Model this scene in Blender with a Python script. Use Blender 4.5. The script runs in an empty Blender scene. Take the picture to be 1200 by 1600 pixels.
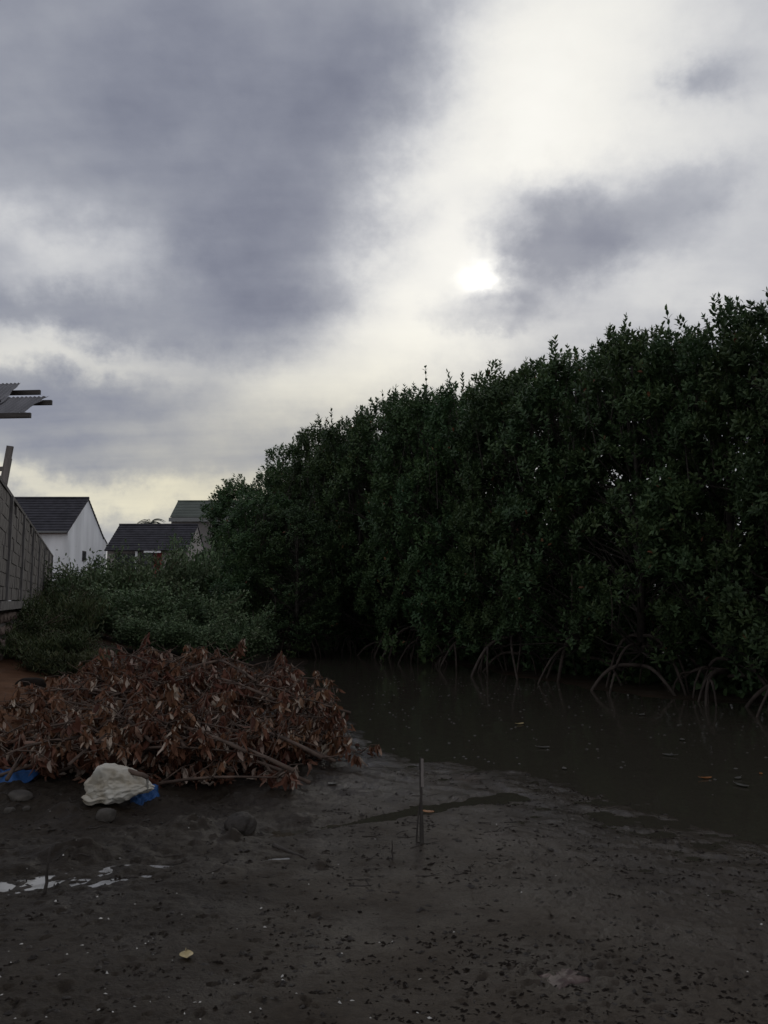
import bpy, math, random
import numpy as np
from mathutils import Vector, Matrix

random.seed(7)
RNG = np.random.default_rng(7)
S = bpy.context.scene
COL = S.collection

# ------------------------------------------------------------------ camera
FOC = 1246.0                       # focal length in pixels of the 1200x1600 photograph
PITCH = math.atan(138.0 / FOC)
EYE = 1.5
cam_d = bpy.data.cameras.new('camera')
cam_d.sensor_fit = 'VERTICAL'
cam_d.angle = 2 * math.atan(800 / FOC)
cam_d.clip_start = 0.05
cam_d.clip_end = 6000
cam = bpy.data.objects.new('camera', cam_d)
cam.location = (0, 0, EYE)
cam.rotation_euler = (math.pi / 2 + PITCH, 0, 0)
COL.objects.link(cam)
S.camera = cam

def ray(px, py):
    r = Vector((px - 600, FOC, 800 - py))
    c, s = math.cos(PITCH), math.sin(PITCH)
    return Vector((r.x, r.y * c - r.z * s, r.y * s + r.z * c))
def P(px, py, depth):              # point at distance depth (along y) seen at a pixel of the photograph
    d = ray(px, py)
    return Vector((0, 0, EYE)) + d * (depth / d.y)
def G(px, py, z=0.0):
    d = ray(px, py)
    return Vector((0, 0, EYE)) + d * ((z - EYE) / d.z)
def azel(px, py):
    d = ray(px, py).normalized()
    return math.atan2(d.x, d.y), math.asin(d.z)

S.view_settings.view_transform = 'Standard'
S.view_settings.look = 'None'
S.view_settings.gamma = 1
S.view_settings.exposure = 0
S.view_settings.use_curve_mapping = False
S.cycles.use_denoising = True
try:
    S.cycles.denoiser = 'OPENIMAGEDENOISE'
    S.cycles.denoising_input_passes = 'RGB_ALBEDO_NORMAL'
    S.cycles.denoising_prefilter = 'ACCURATE'
except Exception:
    pass
S.cycles.max_bounces = 8
S.cycles.diffuse_bounces = 6
S.cycles.glossy_bounces = 3
S.cycles.transmission_bounces = 3

# ------------------------------------------------------------------ sky
SUN_AZ, SUN_EL = azel(748, 436)
def build_world():
    w = bpy.data.worlds.new('World')
    S.world = w
    w.use_nodes = True
    nt = w.node_tree
    nt.nodes.clear()
    N, L = nt.nodes, nt.links
    def math_n(op, a, b=None, c=None):
        n = N.new('ShaderNodeMath'); n.operation = op
        for i, v in enumerate((a, b, c)):
            if v is None: continue
            if isinstance(v, (int, float)): n.inputs[i].default_value = v
            else: L.new(v, n.inputs[i])
        return n.outputs[0]
    def vec(op, a, b=None, scale=None):
        n = N.new('ShaderNodeVectorMath'); n.operation = op
        for i, v in enumerate((a, b)):
            if v is None: continue
            if isinstance(v, tuple): n.inputs[i].default_value = v
            else: L.new(v, n.inputs[i])
        if scale is not None:
            if isinstance(scale, (int, float)): n.inputs['Scale'].default_value = scale
            else: L.new(scale, n.inputs['Scale'])
        return n.outputs['Value'] if op in ('DOT_PRODUCT', 'LENGTH') else n.outputs[0]
    def noise(v, scale, detail, rough=0.5):
        n = N.new('ShaderNodeTexNoise'); n.noise_dimensions = '3D'
        L.new(v, n.inputs['Vector'])
        n.inputs['Scale'].default_value = scale
        n.inputs['Detail'].default_value = detail
        n.inputs['Roughness'].default_value = rough
        return n
    tc = N.new('ShaderNodeTexCoord')
    d = vec('NORMALIZE', tc.outputs['Generated'])
    sep = N.new('ShaderNodeSeparateXYZ'); L.new(d, sep.inputs[0])
    x, y, z = sep.outputs
    az = math_n('ARCTAN2', x, y)
    el = math_n('ARCSINE', z)
    zz = math_n('ADD', math_n('MAXIMUM', z, 0.0), 0.16)
    comb = N.new('ShaderNodeCombineXYZ')
    L.new(math_n('DIVIDE', x, zz), comb.inputs[0]); L.new(math_n('DIVIDE', y, zz), comb.inputs[1])
    plane = comb.outputs[0]                          # position on the cloud layer
    uv = N.new('ShaderNodeCombineXYZ'); L.new(az, uv.inputs[0]); L.new(el, uv.inputs[1])
    uv = uv.outputs[0]
    # the clouds' ragged edges: warp by two octaves of noise
    stretch = vec('MULTIPLY', d, (1.0, 1.0, 1.5))
    w1 = vec('SUBTRACT', noise(stretch, 3.2, 3).outputs['Color'], (0.5, 0.5, 0.5))
    w2 = vec('SUBTRACT', noise(stretch, 11.0, 5, 0.6).outputs['Color'], (0.5, 0.5, 0.5))
    w3 = vec('SUBTRACT', noise(d, 34.0, 6, 0.62).outputs['Color'], (0.5, 0.5, 0.5))
    warp = vec('ADD', vec('ADD', vec('MULTIPLY', w1, (0.17, 0.11, 0)), vec('MULTIPLY', w2, (0.085, 0.06, 0))), vec('MULTIPLY', w3, (0.05, 0.036, 0)))
    uvw = vec('ADD', uv, warp)
    total = None
    def blob(px, py, rx, ry, rot, amp, p=1.0):
        nonlocal total
        a, e = azel(px, py)
        m = N.new('ShaderNodeMapping'); m.vector_type = 'TEXTURE'
        L.new(uvw, m.inputs['Vector'])
        m.inputs['Location'].default_value = (a, e, 0)
        m.inputs['Rotation'].default_value = (0, 0, math.radians(rot))
        m.inputs['Scale'].default_value = (rx / FOC, ry / FOC, 1)
        q = vec('DOT_PRODUCT', m.outputs[0], m.outputs[0])
        if p != 1.0: q = math_n('POWER', q, p)
        g = math_n('EXPONENT', math_n('MULTIPLY', q, -1.0))
        t = math_n('MULTIPLY', g, amp)
        total = t if total is None else math_n('ADD', total, t)
    # dark grey sheet on the upper left, its heavy core, and the gaps beside it
    blob(230, 120, 430, 260, 0, -0.09)
    blob(560, 130, 120, 230, -20, -0.06)
    blob(420, 410, 150, 190, -15, -0.085, 1.3)
    blob(110, 405, 130, 52, 8, 0.20)
    blob(60, 486, 170, 26, 0, -0.07)
    blob(60, 548, 200, 24, -4, 0.22)
    blob(110, 650, 260, 62, 4, -0.11)
    blob(150, 768, 260, 24, 2, 0.22)
    # bright band running down to the veiled sun
    blob(940, 30, 270, 170, 35, 0.30)
    blob(780, 210, 150, 150, 55, 0.26)
    blob(670, 390, 120, 120, 0, 0.24)
    blob(680, 510, 150, 70, 0, 0.18)
    blob(560, 590, 230, 70, 5, 0.16)
    blob(390, 650, 200, 70, 5, 0.14)
    blob(1130, 260, 260, 200, 0, 0.15)
    blob(1060, 460, 230, 60, 0, 0.10)
    # the dark cloud beside the sun, its tail, and a small dark wisp
    blob(770, 350, 80, 52, -15, -0.13, 2.2)
    blob(850, 385, 130, 82, 0, -0.14, 2.4)
    blob(800, 440, 60, 45, 0, -0.08, 1.6)
    blob(975, 340, 165, 85, 8, -0.13, 2.0)
    blob(1080, 285, 110, 40, 12, -0.08, 1.5)
    blob(775, 490, 85, 28, -8, -0.16, 2.0)
    blob(1105, 122, 62, 30, 0, -0.22)
    # streaks and mottling of the cloud layer itself
    n1 = noise(vec('MULTIPLY', plane, (0.55, 1.0, 1)), 1.1, 6, 0.55).outputs['Fac']
    n2 = noise(vec('MULTIPLY', plane, (0.35, 1.5, 1)), 3.2, 5, 0.55).outputs['Fac']
    n3 = noise(stretch, 6.5, 6, 0.55).outputs['Fac']
    tex = math_n('ADD', math_n('MULTIPLY', math_n('SUBTRACT', n1, 0.5), 0.20),
          math_n('ADD', math_n('MULTIPLY', math_n('SUBTRACT', n2, 0.5), 0.13), math_n('MULTIPLY', math_n('SUBTRACT', n3, 0.5), 0.22)))
    # unseen sky overhead dimmed to hold down the light on the mud
    thick = math_n('SMOOTH_MIN', 1.0, math_n('MAXIMUM', math_n('MULTIPLY', math_n('SUBTRACT', el, 0.70), 1.8), 0.0), 0.2)
    # added brightness behind the camera, to light the white house walls
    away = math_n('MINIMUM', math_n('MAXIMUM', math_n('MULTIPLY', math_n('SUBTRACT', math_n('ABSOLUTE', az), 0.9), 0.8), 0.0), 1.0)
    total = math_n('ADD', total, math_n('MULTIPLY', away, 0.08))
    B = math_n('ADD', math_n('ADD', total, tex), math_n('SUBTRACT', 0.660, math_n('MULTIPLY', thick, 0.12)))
    B = math_n('MAXIMUM', B, 0.36)
    # soft shoulder so bright cloud stays just under white
    over = math_n('MAXIMUM', math_n('SUBTRACT', B, 0.80), 0.0)
    B = math_n('SUBTRACT', B, math_n('MULTIPLY', over, math_n('DIVIDE', over, math_n('ADD', over, 0.35))))
    ramp = N.new('ShaderNodeValToRGB')
    L.new(B, ramp.inputs[0])
    e = ramp.color_ramp.elements
    e[0].position = 0.40; e[0].color = (0.925, 0.965, 1.13, 1)
    e[1].position = 0.95; e[1].color = (1.0, 0.993, 0.968, 1)
    m_ = e.new(0.62); m_.color = (0.965, 0.985, 1.05, 1)
    # creamier towards the horizon and round the veiled sun
    warm = math_n('EXPONENT', math_n('MULTIPLY', math_n('POWER', math_n('DIVIDE', math_n('SUBTRACT', el, 0.12), 0.15), 2.0), -1.0))
    front = math_n('EXPONENT', math_n('MULTIPLY', math_n('POWER', math_n('DIVIDE', math_n('ADD', az, 0.1), 0.55), 2.0), -1.0))
    warm = math_n('MULTIPLY', math_n('MULTIPLY', warm, front), math_n('MULTIPLY', math_n('MAXIMUM', math_n('SUBTRACT', B, 0.56), 0.0), 3.6))
    warm = math_n('MINIMUM', warm, 1.0)
    mixw = N.new('ShaderNodeMix'); mixw.data_type = 'RGBA'
    L.new(warm, mixw.inputs['Factor']); L.new(ramp.outputs[0], mixw.inputs['A'])
    mixw.inputs['B'].default_value = (1.03, 1.0, 0.89, 1)
    colr = vec('SCALE', mixw.outputs['Result'], None, B)
    # from display value to light
    s3 = N.new('ShaderNodeSeparateXYZ'); L.new(colr, s3.inputs[0])
    c3 = N.new('ShaderNodeCombineXYZ')
    for i in range(3):
        L.new(math_n('POWER', math_n('MAXIMUM', s3.outputs[i], 0.0), 2.2), c3.inputs[i])
    cloud = c3.outputs[0]
    # the veiled sun itself
    sd = (math.sin(SUN_AZ) * math.cos(SUN_EL), math.cos(SUN_AZ) * math.cos(SUN_EL), math.sin(SUN_EL))
    dw = vec('NORMALIZE', vec('ADD', d, vec('MULTIPLY', w2, (0.06, 0.0, 0.06))))
    dot = math_n('MINIMUM', vec('DOT_PRODUCT', dw, sd), 1.0)
    ang = math_n('ARCCOSINE', dot)
    core = math_n('EXPONENT', math_n('MULTIPLY', math_n('POWER', math_n('DIVIDE', ang, 0.017), 2.0), -1.0))
    halo = math_n('EXPONENT', math_n('MULTIPLY', math_n('DIVIDE', ang, 0.085), -1.0))
    veil = math_n('MINIMUM', math_n('MAXIMUM', math_n('DIVIDE', math_n('SUBTRACT', B, 0.62), 0.20), 0.0), 1.0)
    glow = math_n('MULTIPLY', math_n('ADD', math_n('MULTIPLY', core, 0.55), math_n('MULTIPLY', halo, 0.11)), veil)
    sun_c = vec('SCALE', (1.0, 0.97, 0.86), None, glow)
    cloud = vec('ADD', cloud, sun_c)
    cloud = vec('SCALE', cloud, None, 10.0)
    sky = N.new('ShaderNodeTexSky'); sky.sky_type = 'NISHITA'; sky.sun_disc = False
    sky.sun_elevation = SUN_EL
    sky.sun_rotation = SUN_AZ
    mix = N.new('ShaderNodeMix'); mix.data_type = 'RGBA'
    mix.inputs['Factor'].default_value = 0.985
    L.new(sky.outputs[0], mix.inputs['A']); L.new(cloud, mix.inputs['B'])
    bg = N.new('ShaderNodeBackground'); bg.inputs['Strength'].default_value = 0.1
    L.new(mix.outputs['Result'], bg.inputs['Color'])
    out = N.new('ShaderNodeOutputWorld'); L.new(bg.outputs[0], out.inputs[0])
    w.cycles.sampling_method = 'MANUAL'
    w.cycles.sample_map_resolution = 1024

build_world()

sun_d = bpy.data.lights.new('sun', 'SUN')
sun_d.energy = 0.5
sun_d.angle = math.radians(14)
sun_d.color = (1.0, 0.95, 0.86)
sun = bpy.data.objects.new('sun', sun_d)
sun.rotation_euler = Vector((-math.sin(SUN_AZ) * math.cos(SUN_EL), -math.cos(SUN_AZ) * math.cos(SUN_EL), -math.sin(SUN_EL))).to_track_quat('-Z', 'Y').to_euler()
sun.location = (4, 30, 14)
COL.objects.link(sun)

# ------------------------------------------------------------------ helpers
def smooth(a, b, x):
    t = np.clip((x - a) / (b - a), 0, 1)
    return t * t * (3 - 2 * t)

_perm = np.random.default_rng(3).integers(0, 2**31, 4096)
def vnoise(x, y, seed=0):
    xi, yi = np.floor(x).astype(np.int64), np.floor(y).astype(np.int64)
    fx, fy = x - xi, y - yi
    fx, fy = fx * fx * (3 - 2 * fx), fy * fy * (3 - 2 * fy)
    def h(i, j):
        return (_perm[(_perm[(i + seed * 57) & 4095] + j) & 4095] & 0xffff) / 65535.0
    a, b, c, d = h(xi, yi), h(xi + 1, yi), h(xi, yi + 1), h(xi + 1, yi + 1)
    return (a * (1 - fx) + b * fx) * (1 - fy) + (c * (1 - fx) + d * fx) * fy
def fbm(x, y, oct=4, seed=0, gain=0.5):
    s, a, t = 0, 1, 0
    for i in range(oct):
        s = s + a * vnoise(x, y, seed + i); t += a
        x, y, a = x * 2.03 + 7.1, y * 2.03 + 3.7, a * gain
    return s / t - 0.5

def setp(o, label=None, cat=None, group=None, kind=None):
    if label: o['label'] = label
    if cat: o['category'] = cat
    if group: o['group'] = group
    if kind: o['kind'] = kind
    return o
def link(name, mesh, parent=None, mat=None):
    o = bpy.data.objects.new(name, mesh)
    COL.objects.link(o)
    if parent is not None: o.parent = parent
    if mat is not None and mesh is not None and not mesh.materials: mesh.materials.append(mat)
    return o
def empty(name, loc=(0, 0, 0), rz=0.0):
    o = bpy.data.objects.new(name, None)
    o.empty_display_size = 0.2
    o.location = loc; o.rotation_euler = (0, 0, rz)
    COL.objects.link(o)
    return o
def npmesh(name, V, F, tone=None, smooth_=False):
    """V (n,3), F (m,k) arrays -> mesh"""
    V = np.asarray(V, dtype=np.float32); F = np.asarray(F, dtype=np.int32)
    me = bpy.data.meshes.new(name)
    k = F.shape[1]
    me.vertices.add(len(V)); me.vertices.foreach_set('co', V.ravel())
    me.loops.add(F.size); me.loops.foreach_set('vertex_index', F.ravel())
    me.polygons.add(len(F)); me.polygons.foreach_set('loop_start', np.arange(0, F.size, k, dtype=np.int32))
    me.update(calc_edges=True)
    if smooth_: me.polygons.foreach_set('use_smooth', np.ones(len(F), dtype=bool))
    if tone is not None:
        a = me.attributes.new('tone', 'FLOAT', 'FACE')
        a.data.foreach_set('value', np.asarray(tone, dtype=np.float32))
    me.validate()
    return me
def pymesh(name, V, F, smooth_=False):
    me = bpy.data.meshes.new(name)
    me.from_pydata([tuple(v) for v in V], [], [tuple(f) for f in F])
    if smooth_:
        for p in me.polygons: p.use_smooth = True
    me.update()
    return me
class MB:
    """collects boxes, tubes and prisms into one mesh"""
    def __init__(s): s.V, s.F = [], []
    def add(s, V, F):
        n = len(s.V); s.V += [tuple(v) for v in V]; s.F += [tuple(i + n for i in f) for f in F]
        return s
    def box(s, lo, hi, M=None, jit=0.0):
        x0, y0, z0 = lo; x1, y1, z1 = hi
        V = [Vector(p) for p in ((x0,y0,z0),(x1,y0,z0),(x1,y1,z0),(x0,y1,z0),(x0,y0,z1),(x1,y0,z1),(x1,y1,z1),(x0,y1,z1))]
        if jit: V = [v + Vector((random.uniform(-jit, jit) for _ in range(3))) for v in V]
        if M is not None: V = [M @ v for v in V]
        return s.add(V, [(0,3,2,1),(4,5,6,7),(0,1,5,4),(1,2,6,5),(2,3,7,6),(3,0,4,7)])
    def beam(s, a, b, w, h, up=Vector((0, 0, 1))):
        a, b = Vector(a), Vector(b)
        t = (b - a); L = t.length; t.normalize()
        side = t.cross(up).normalized(); u = side.cross(t)
        M = Matrix(((t.x, side.x, u.x, a.x), (t.y, side.y, u.y, a.y), (t.z, side.z, u.z, a.z), (0, 0, 0, 1)))
        return s.box((0, -w / 2, -h / 2), (L, w / 2, h / 2), M)
    def tube(s, pts, rad, n=5):
        V, F = tube(pts, rad, n); return s.add(V, F)
    def obj(s, name, mat, parent=None, smooth_=False):
        return link(name, pymesh(name, s.V, s.F, smooth_), parent, mat)
def tube(pts, rad, n=5):
    pts = [Vector(p) for p in pts]
    V, F = [], []
    for i, p in enumerate(pts):
        t = (pts[min(i + 1, len(pts) - 1)] - pts[max(i - 1, 0)]).normalized()
        ref = Vector((0, 0, 1)) if abs(t.z) < 0.9 else Vector((1, 0, 0))
        a = t.cross(ref).normalized(); b = t.cross(a)
        for k in range(n):
            th = 2 * math.pi * k / n
            V.append(p + (a * math.cos(th) + b * math.sin(th)) * rad[i])
    for i in range(len(pts) - 1):
        for k in range(n):
            F.append((i * n + k, i * n + (k + 1) % n, (i + 1) * n + (k + 1) % n, (i + 1) * n + k))
    F.append(tuple(range(n))[::-1]); F.append(tuple(range((len(pts) - 1) * n, len(pts) * n)))
    return V, F
def unit(v):
    return v / np.maximum(np.linalg.norm(v, axis=-1, keepdims=True), 1e-9)
def leaf_arrays(b, t, n, L, W, fold=0.25, curl=0.15):
    """many leaves: base, direction, face normal, length, width -> vertices, triangles"""
    t = unit(t); s = unit(np.cross(t, n)); n = np.cross(s, t)
    L = L[:, None]; W = W[:, None]
    fo = n * W * fold
    V = np.stack([b,
                  b + t * L * .36 + s * W * .46 + fo * .8, b + t * L * .36 - s * W * .46 + fo * .8,
                  b + t * L * .72 + s * W * .36 + fo - n * L * curl * .5, b + t * L * .72 - s * W * .36 + fo - n * L * curl * .5,
                  b + t * L - n * L * curl], axis=1)
    base = (np.arange(len(b)) * 6)[:, None, None]
    T = np.array([[0, 2, 1], [1, 2, 4], [1, 4, 3], [3, 4, 5]])[None]
    return V.reshape(-1, 3), (base + T).reshape(-1, 3)

# ------------------------------------------------------------------ materials
def mat(name, base, rough=0.8, var=0.25, scale=6.0, bump=0.0, bscale=40.0, spec=0.3, second=None, detail=5, stretch=None, tone=None, translucent=0.0):
    m = bpy.data.materials.new(name); m.use_nodes = True
    nt = m.node_tree; N, L = nt.nodes, nt.links
    bs = N['Principled BSDF']
    bs.inputs['Roughness'].default_value = rough
    bs.inputs['Specular IOR Level'].default_value = spec
    tc = N.new('ShaderNodeTexCoord')
    vecout = tc.outputs['Object']
    if stretch:
        mp = N.new('ShaderNodeMapping'); mp.inputs['Scale'].default_value = stretch
        L.new(vecout, mp.inputs[0]); vecout = mp.outputs[0]
    nz = N.new('ShaderNodeTexNoise'); nz.inputs['Scale'].default_value = scale; nz.inputs['Detail'].default_value = detail
    L.new(vecout, nz.inputs['Vector'])
    rp = N.new('ShaderNodeValToRGB')
    c2 = second or tuple(c * (1 - var) for c in base)
    c1 = base if second else tuple(min(1, c * (1 + var * .6)) for c in base)
    rp.color_ramp.elements[0].position = 0.32; rp.color_ramp.elements[0].color = (*c2, 1)
    rp.color_ramp.elements[1].position = 0.68; rp.color_ramp.elements[1].color = (*c1, 1)
    L.new(nz.outputs['Fac'], rp.inputs[0])
    col = rp.outputs[0]
    if tone:                        # per-leaf colour from a face attribute
        at = N.new('ShaderNodeAttribute'); at.attribute_name = 'tone'
        r2 = N.new('ShaderNodeValToRGB'); els = r2.color_ramp.elements
        els[0].position = tone[0][0]; els[0].color = (*tone[0][1], 1)
        els[1].position = tone[-1][0]; els[1].color = (*tone[-1][1], 1)
        for p, c in tone[1:-1]:
            e = els.new(p); e.color = (*c, 1)
        L.new(at.outputs['Fac'], r2.inputs[0])
        col = r2.outputs[0]
        oi = N.new('ShaderNodeObjectInfo')
        hs = N.new('ShaderNodeHueSaturation'); L.new(col, hs.inputs['Color'])
        for key, lo, hi in (('Hue', .485, .51), ('Value', .78, 1.18)):
            mr_ = N.new('ShaderNodeMapRange'); mr_.inputs['To Min'].default_value = lo; mr_.inputs['To Max'].default_value = hi
            L.new(oi.outputs['Random'], mr_.inputs['Value']); L.new(mr_.outputs[0], hs.inputs[key])
        col = hs.outputs['Color']
    L.new(col, bs.inputs['Base Color'])
    if bump:
        nb = N.new('ShaderNodeTexNoise'); nb.inputs['Scale'].default_value = bscale; nb.inputs['Detail'].default_value = 6
        L.new(vecout, nb.inputs['Vector'])
        bp = N.new('ShaderNodeBump'); bp.inputs['Strength'].default_value = 1.0; bp.inputs['Distance'].default_value = bump
        L.new(nb.outputs['Fac'], bp.inputs['Height']); L.new(bp.outputs[0], bs.inputs['Normal'])
    if translucent:
        tr = N.new('ShaderNodeBsdfTranslucent'); L.new(col, tr.inputs['Color'])
        mx = N.new('ShaderNodeMixShader'); mx.inputs[0].default_value = translucent
        L.new(bs.outputs[0], mx.inputs[1]); L.new(tr.outputs[0], mx.inputs[2])
        L.new(mx.outputs[0], N['Material Output'].inputs['Surface'])
    return m

M = {}
M['mangrove_leaf'] = mat('mangrove_leaf', (.04, .07, .03), 0.5, spec=0.2, translucent=0.22,
    tone=[(0.0, (.050, .090, .043)), (.45, (.070, .116, .048)), (.85, (.098, .142, .052)), (.97, (.13, .15, .055)), (.985, (.20, .09, .04)), (1.0, (.22, .10, .05))])
M['mangrove_bark'] = mat('mangrove_bark', (.05, .042, .035), 0.85, .4, 9, .01, 30)
M['root'] = mat('root', (.066, .051, .042), 0.8, .45, 7, .006, 40)
M['shrub_leaf'] = mat('shrub_leaf', (.06, .08, .045), 0.65, spec=.25, translucent=.12,
    tone=[(0, (.058, .090, .044)), (.5, (.096, .142, .066)), (.9, (.17, .22, .115)), (1, (.24, .26, .17))])
M['grass_leaf'] = mat('grass_leaf', (.06, .075, .03), 0.7, spec=.2, translucent=.1,
    tone=[(0, (.040, .056, .026)), (.6, (.062, .080, .034)), (1, (.10, .10, .045))])
M['twig'] = mat('twig', (.13, .095, .07), 0.85, .4, 12)
M['dead_wood'] = mat('dead_wood', (.105, .072, .055), 0.8, .5, 8, .004, 60)
M['dead_leaf'] = mat('dead_leaf', (.15, .07, .05), 0.65, spec=.18, translucent=.12,
    tone=[(0, (.058, .025, .014)), (.4, (.122, .053, .029)), (.75, (.180, .086, .050)), (.93, (.26, .17, .12)), (1, (.42, .34, .27))])
M['block'] = mat('block', (.18, .165, .155), 0.95, .5, 3, .008, 45)
M['mortar'] = mat('mortar', (.12, .11, .106), 0.95, .3, 9, .006, 60)
M['post_concrete'] = mat('post_concrete', (.165, .155, .15), 0.95, .3, 4, .006, 50)
M['stone'] = mat('stone', (.23, .165, .14), 0.95, .3, 6, .015, 25, second=(.14, .105, .09))
M['ledge'] = mat('ledge', (.17, .16, .155), 0.95, .45, 5, .006, 45)
M['white_wall'] = mat('white_wall', (.87, .88, .89), 0.85, .17, 1.6, stretch=(1, 1, .22))
M['roof_tile'] = mat('roof_tile', (.048, .046, .054), 0.8, .35, 3)
M['beige_wall'] = mat('beige_wall', (.36, .33, .31), 0.9, .15, 1)
M['green_roof'] = mat('green_roof', (.118, .132, .112), 0.6, .15, 1)
M['greybrown_wall'] = mat('greybrown_wall', (.20, .185, .175), 0.9, .15, 1)
M['fascia_grey'] = mat('fascia_grey', (.22, .225, .22), 0.7, .1, 2)
M['white_paint'] = mat('white_paint', (.78, .78, .78), 0.6, .06, 2)
M['frame_dark'] = mat('frame_dark', (.09, .08, .075), 0.6, .2, 3)
M['red_paint'] = mat('red_paint', (.22, .04, .035), 0.6, .2, 3)
M['dark_glass'] = mat('dark_glass', (.03, .033, .036), 0.15, .1, 2, spec=.5)
M['sheet_metal'] = mat('sheet_metal', (.17, .165, .172), 0.6, .3, 3, spec=.35, stretch=(1, .25, .25))
M['timber'] = mat('timber', (.075, .066, .06), 0.9, .4, 6, .004, 60, stretch=(.3, 3, 3))
M['grey_timber'] = mat('grey_timber', (.21, .185, .17), 0.9, .35, 5, .004, 60, stretch=(3, 3, .3))
M['stake_wood'] = mat('stake_wood', (.075, .066, .058), 0.85, .5, 7, .004, 60, second=(.022, .018, .015), stretch=(1, 1, .45))
M['stick_wood'] = mat('stick_wood', (.05, .042, .036), 0.8, .4, 12)
M['blue_plastic'] = mat('blue_plastic', (.014, .068, .20), 0.55, .3, 9, .006, 30, spec=.35)
M['red_plastic'] = mat('red_plastic', (.13, .02, .017), 0.5, .3, 9, spec=.4)
M['pink_plastic'] = mat('pink_plastic', (.060, .034, .029), 0.5, .3, 14, spec=.4)
M['mud_lump'] = mat('mud_lump', (.034, .028, .023), 0.7, .35, 9, .012, 40)
M['pebble'] = mat('pebble', (.075, .066, .056), 0.85, .35, 9, .006, 50)
M['slab_stone'] = mat('slab_stone', (.16, .15, .13), 0.9, .2, 9, .006, 50)
M['litter'] = mat('litter', (.017, .013, .0105), 0.9, .4, 30, spec=.08)
M['shell'] = mat('shell', (.50, .48, .44), 0.5, .4, 40)
M['yellow_leaf'] = mat('yellow_leaf', (.42, .33, .16), 0.5, .3, 30, spec=.3)
M['orange_leaf'] = mat('orange_leaf', (.30, .12, .035), 0.45, .3, 30, spec=.4)
M['grey_leaf'] = mat('grey_leaf', (.11, .105, .09), 0.4, .3, 30, spec=.5)
M['palm_leaf'] = mat('palm_leaf', (.06, .07, .05), 0.6, .2, 3)

def sack_material():
    m = mat('sack_cloth', (.58, .56, .50), 0.8, .3, 7, second=(.36, .31, .23), detail=6)
    nt = m.node_tree; N, L = nt.nodes, nt.links; bs = N['Principled BSDF']
    tc = N.new('ShaderNodeTexCoord')
    w1 = N.new('ShaderNodeTexWave'); w1.bands_direction = 'X'; w1.inputs['Scale'].default_value = 70
    w2 = N.new('ShaderNodeTexWave'); w2.bands_direction = 'Z'; w2.inputs['Scale'].default_value = 70
    for w in (w1, w2): L.new(tc.outputs['Object'], w.inputs['Vector']); w.inputs['Distortion'].default_value = .6
    mx = N.new('ShaderNodeMath'); mx.operation = 'MULTIPLY'; L.new(w1.outputs['Fac'], mx.inputs[0]); L.new(w2.outputs['Fac'], mx.inputs[1])
    bp = N.new('ShaderNodeBump'); bp.inputs['Distance'].default_value = .002; bp.inputs['Strength'].default_value = .7
    L.new(mx.outputs[0], bp.inputs['Height']); L.new(bp.outputs[0], bs.inputs['Normal'])
    return m
M['sack_cloth'] = sack_material()

def water_material():
    m = bpy.data.materials.new('muddy_water'); m.use_nodes = True
    nt = m.node_tree; N, L = nt.nodes, nt.links; bs = N['Principled BSDF']
    bs.inputs['Base Color'].default_value = (.044, .039, .029, 1)
    bs.inputs['Roughness'].default_value = 0.05
    bs.inputs['IOR'].default_value = 1.33
    tc = N.new('ShaderNodeTexCoord')
    a = N.new('ShaderNodeTexNoise'); a.inputs['Scale'].default_value = 2.2; a.inputs['Detail'].default_value = 3
    b = N.new('ShaderNodeTexNoise'); b.inputs['Scale'].default_value = 14; b.inputs['Detail'].default_value = 2
    for n in (a, b): L.new(tc.outputs['Object'], n.inputs['Vector'])
    ad = N.new('ShaderNodeMath'); ad.operation = 'MULTIPLY_ADD'; L.new(b.outputs['Fac'], ad.inputs[0]); ad.inputs[1].default_value = .12; L.new(a.outputs['Fac'], ad.inputs[2])
    bp = N.new('ShaderNodeBump'); bp.inputs['Distance'].default_value = .012; bp.inputs['Strength'].default_value = .6
    L.new(ad.outputs[0], bp.inputs['Height']); L.new(bp.outputs[0], bs.inputs['Normal'])
    return m
M['water'] = water_material()
def puddle_material():
    m = bpy.data.materials.new('pale_puddle'); m.use_nodes = True
    nt = m.node_tree; N, L = nt.nodes, nt.links; bs = N['Principled BSDF']
    tc = N.new('ShaderNodeTexCoord')
    a = N.new('ShaderNodeTexNoise'); a.inputs['Scale'].default_value = 9; a.inputs['Detail'].default_value = 6
    L.new(tc.outputs['Object'], a.inputs['Vector'])
    r = N.new('ShaderNodeValToRGB'); L.new(a.outputs['Fac'], r.inputs[0])
    r.color_ramp.elements[0].position = .38; r.color_ramp.elements[0].color = (.05, .045, .04, 1)
    r.color_ramp.elements[1].position = .56; r.color_ramp.elements[1].color = (.24, .235, .23, 1)  # pale film, also standing in for a stronger sky reflection
    L.new(r.outputs[0], bs.inputs['Base Color'])
    bs.inputs['Roughness'].default_value = .12
    bs.inputs['IOR'].default_value = 1.6
    return m
M['puddle'] = puddle_material()

WALL0 = np.array([-6.145, 13.0]); WDIR = np.array([-.3511, .9363]); WN = np.array([.9363, .3511])

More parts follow.
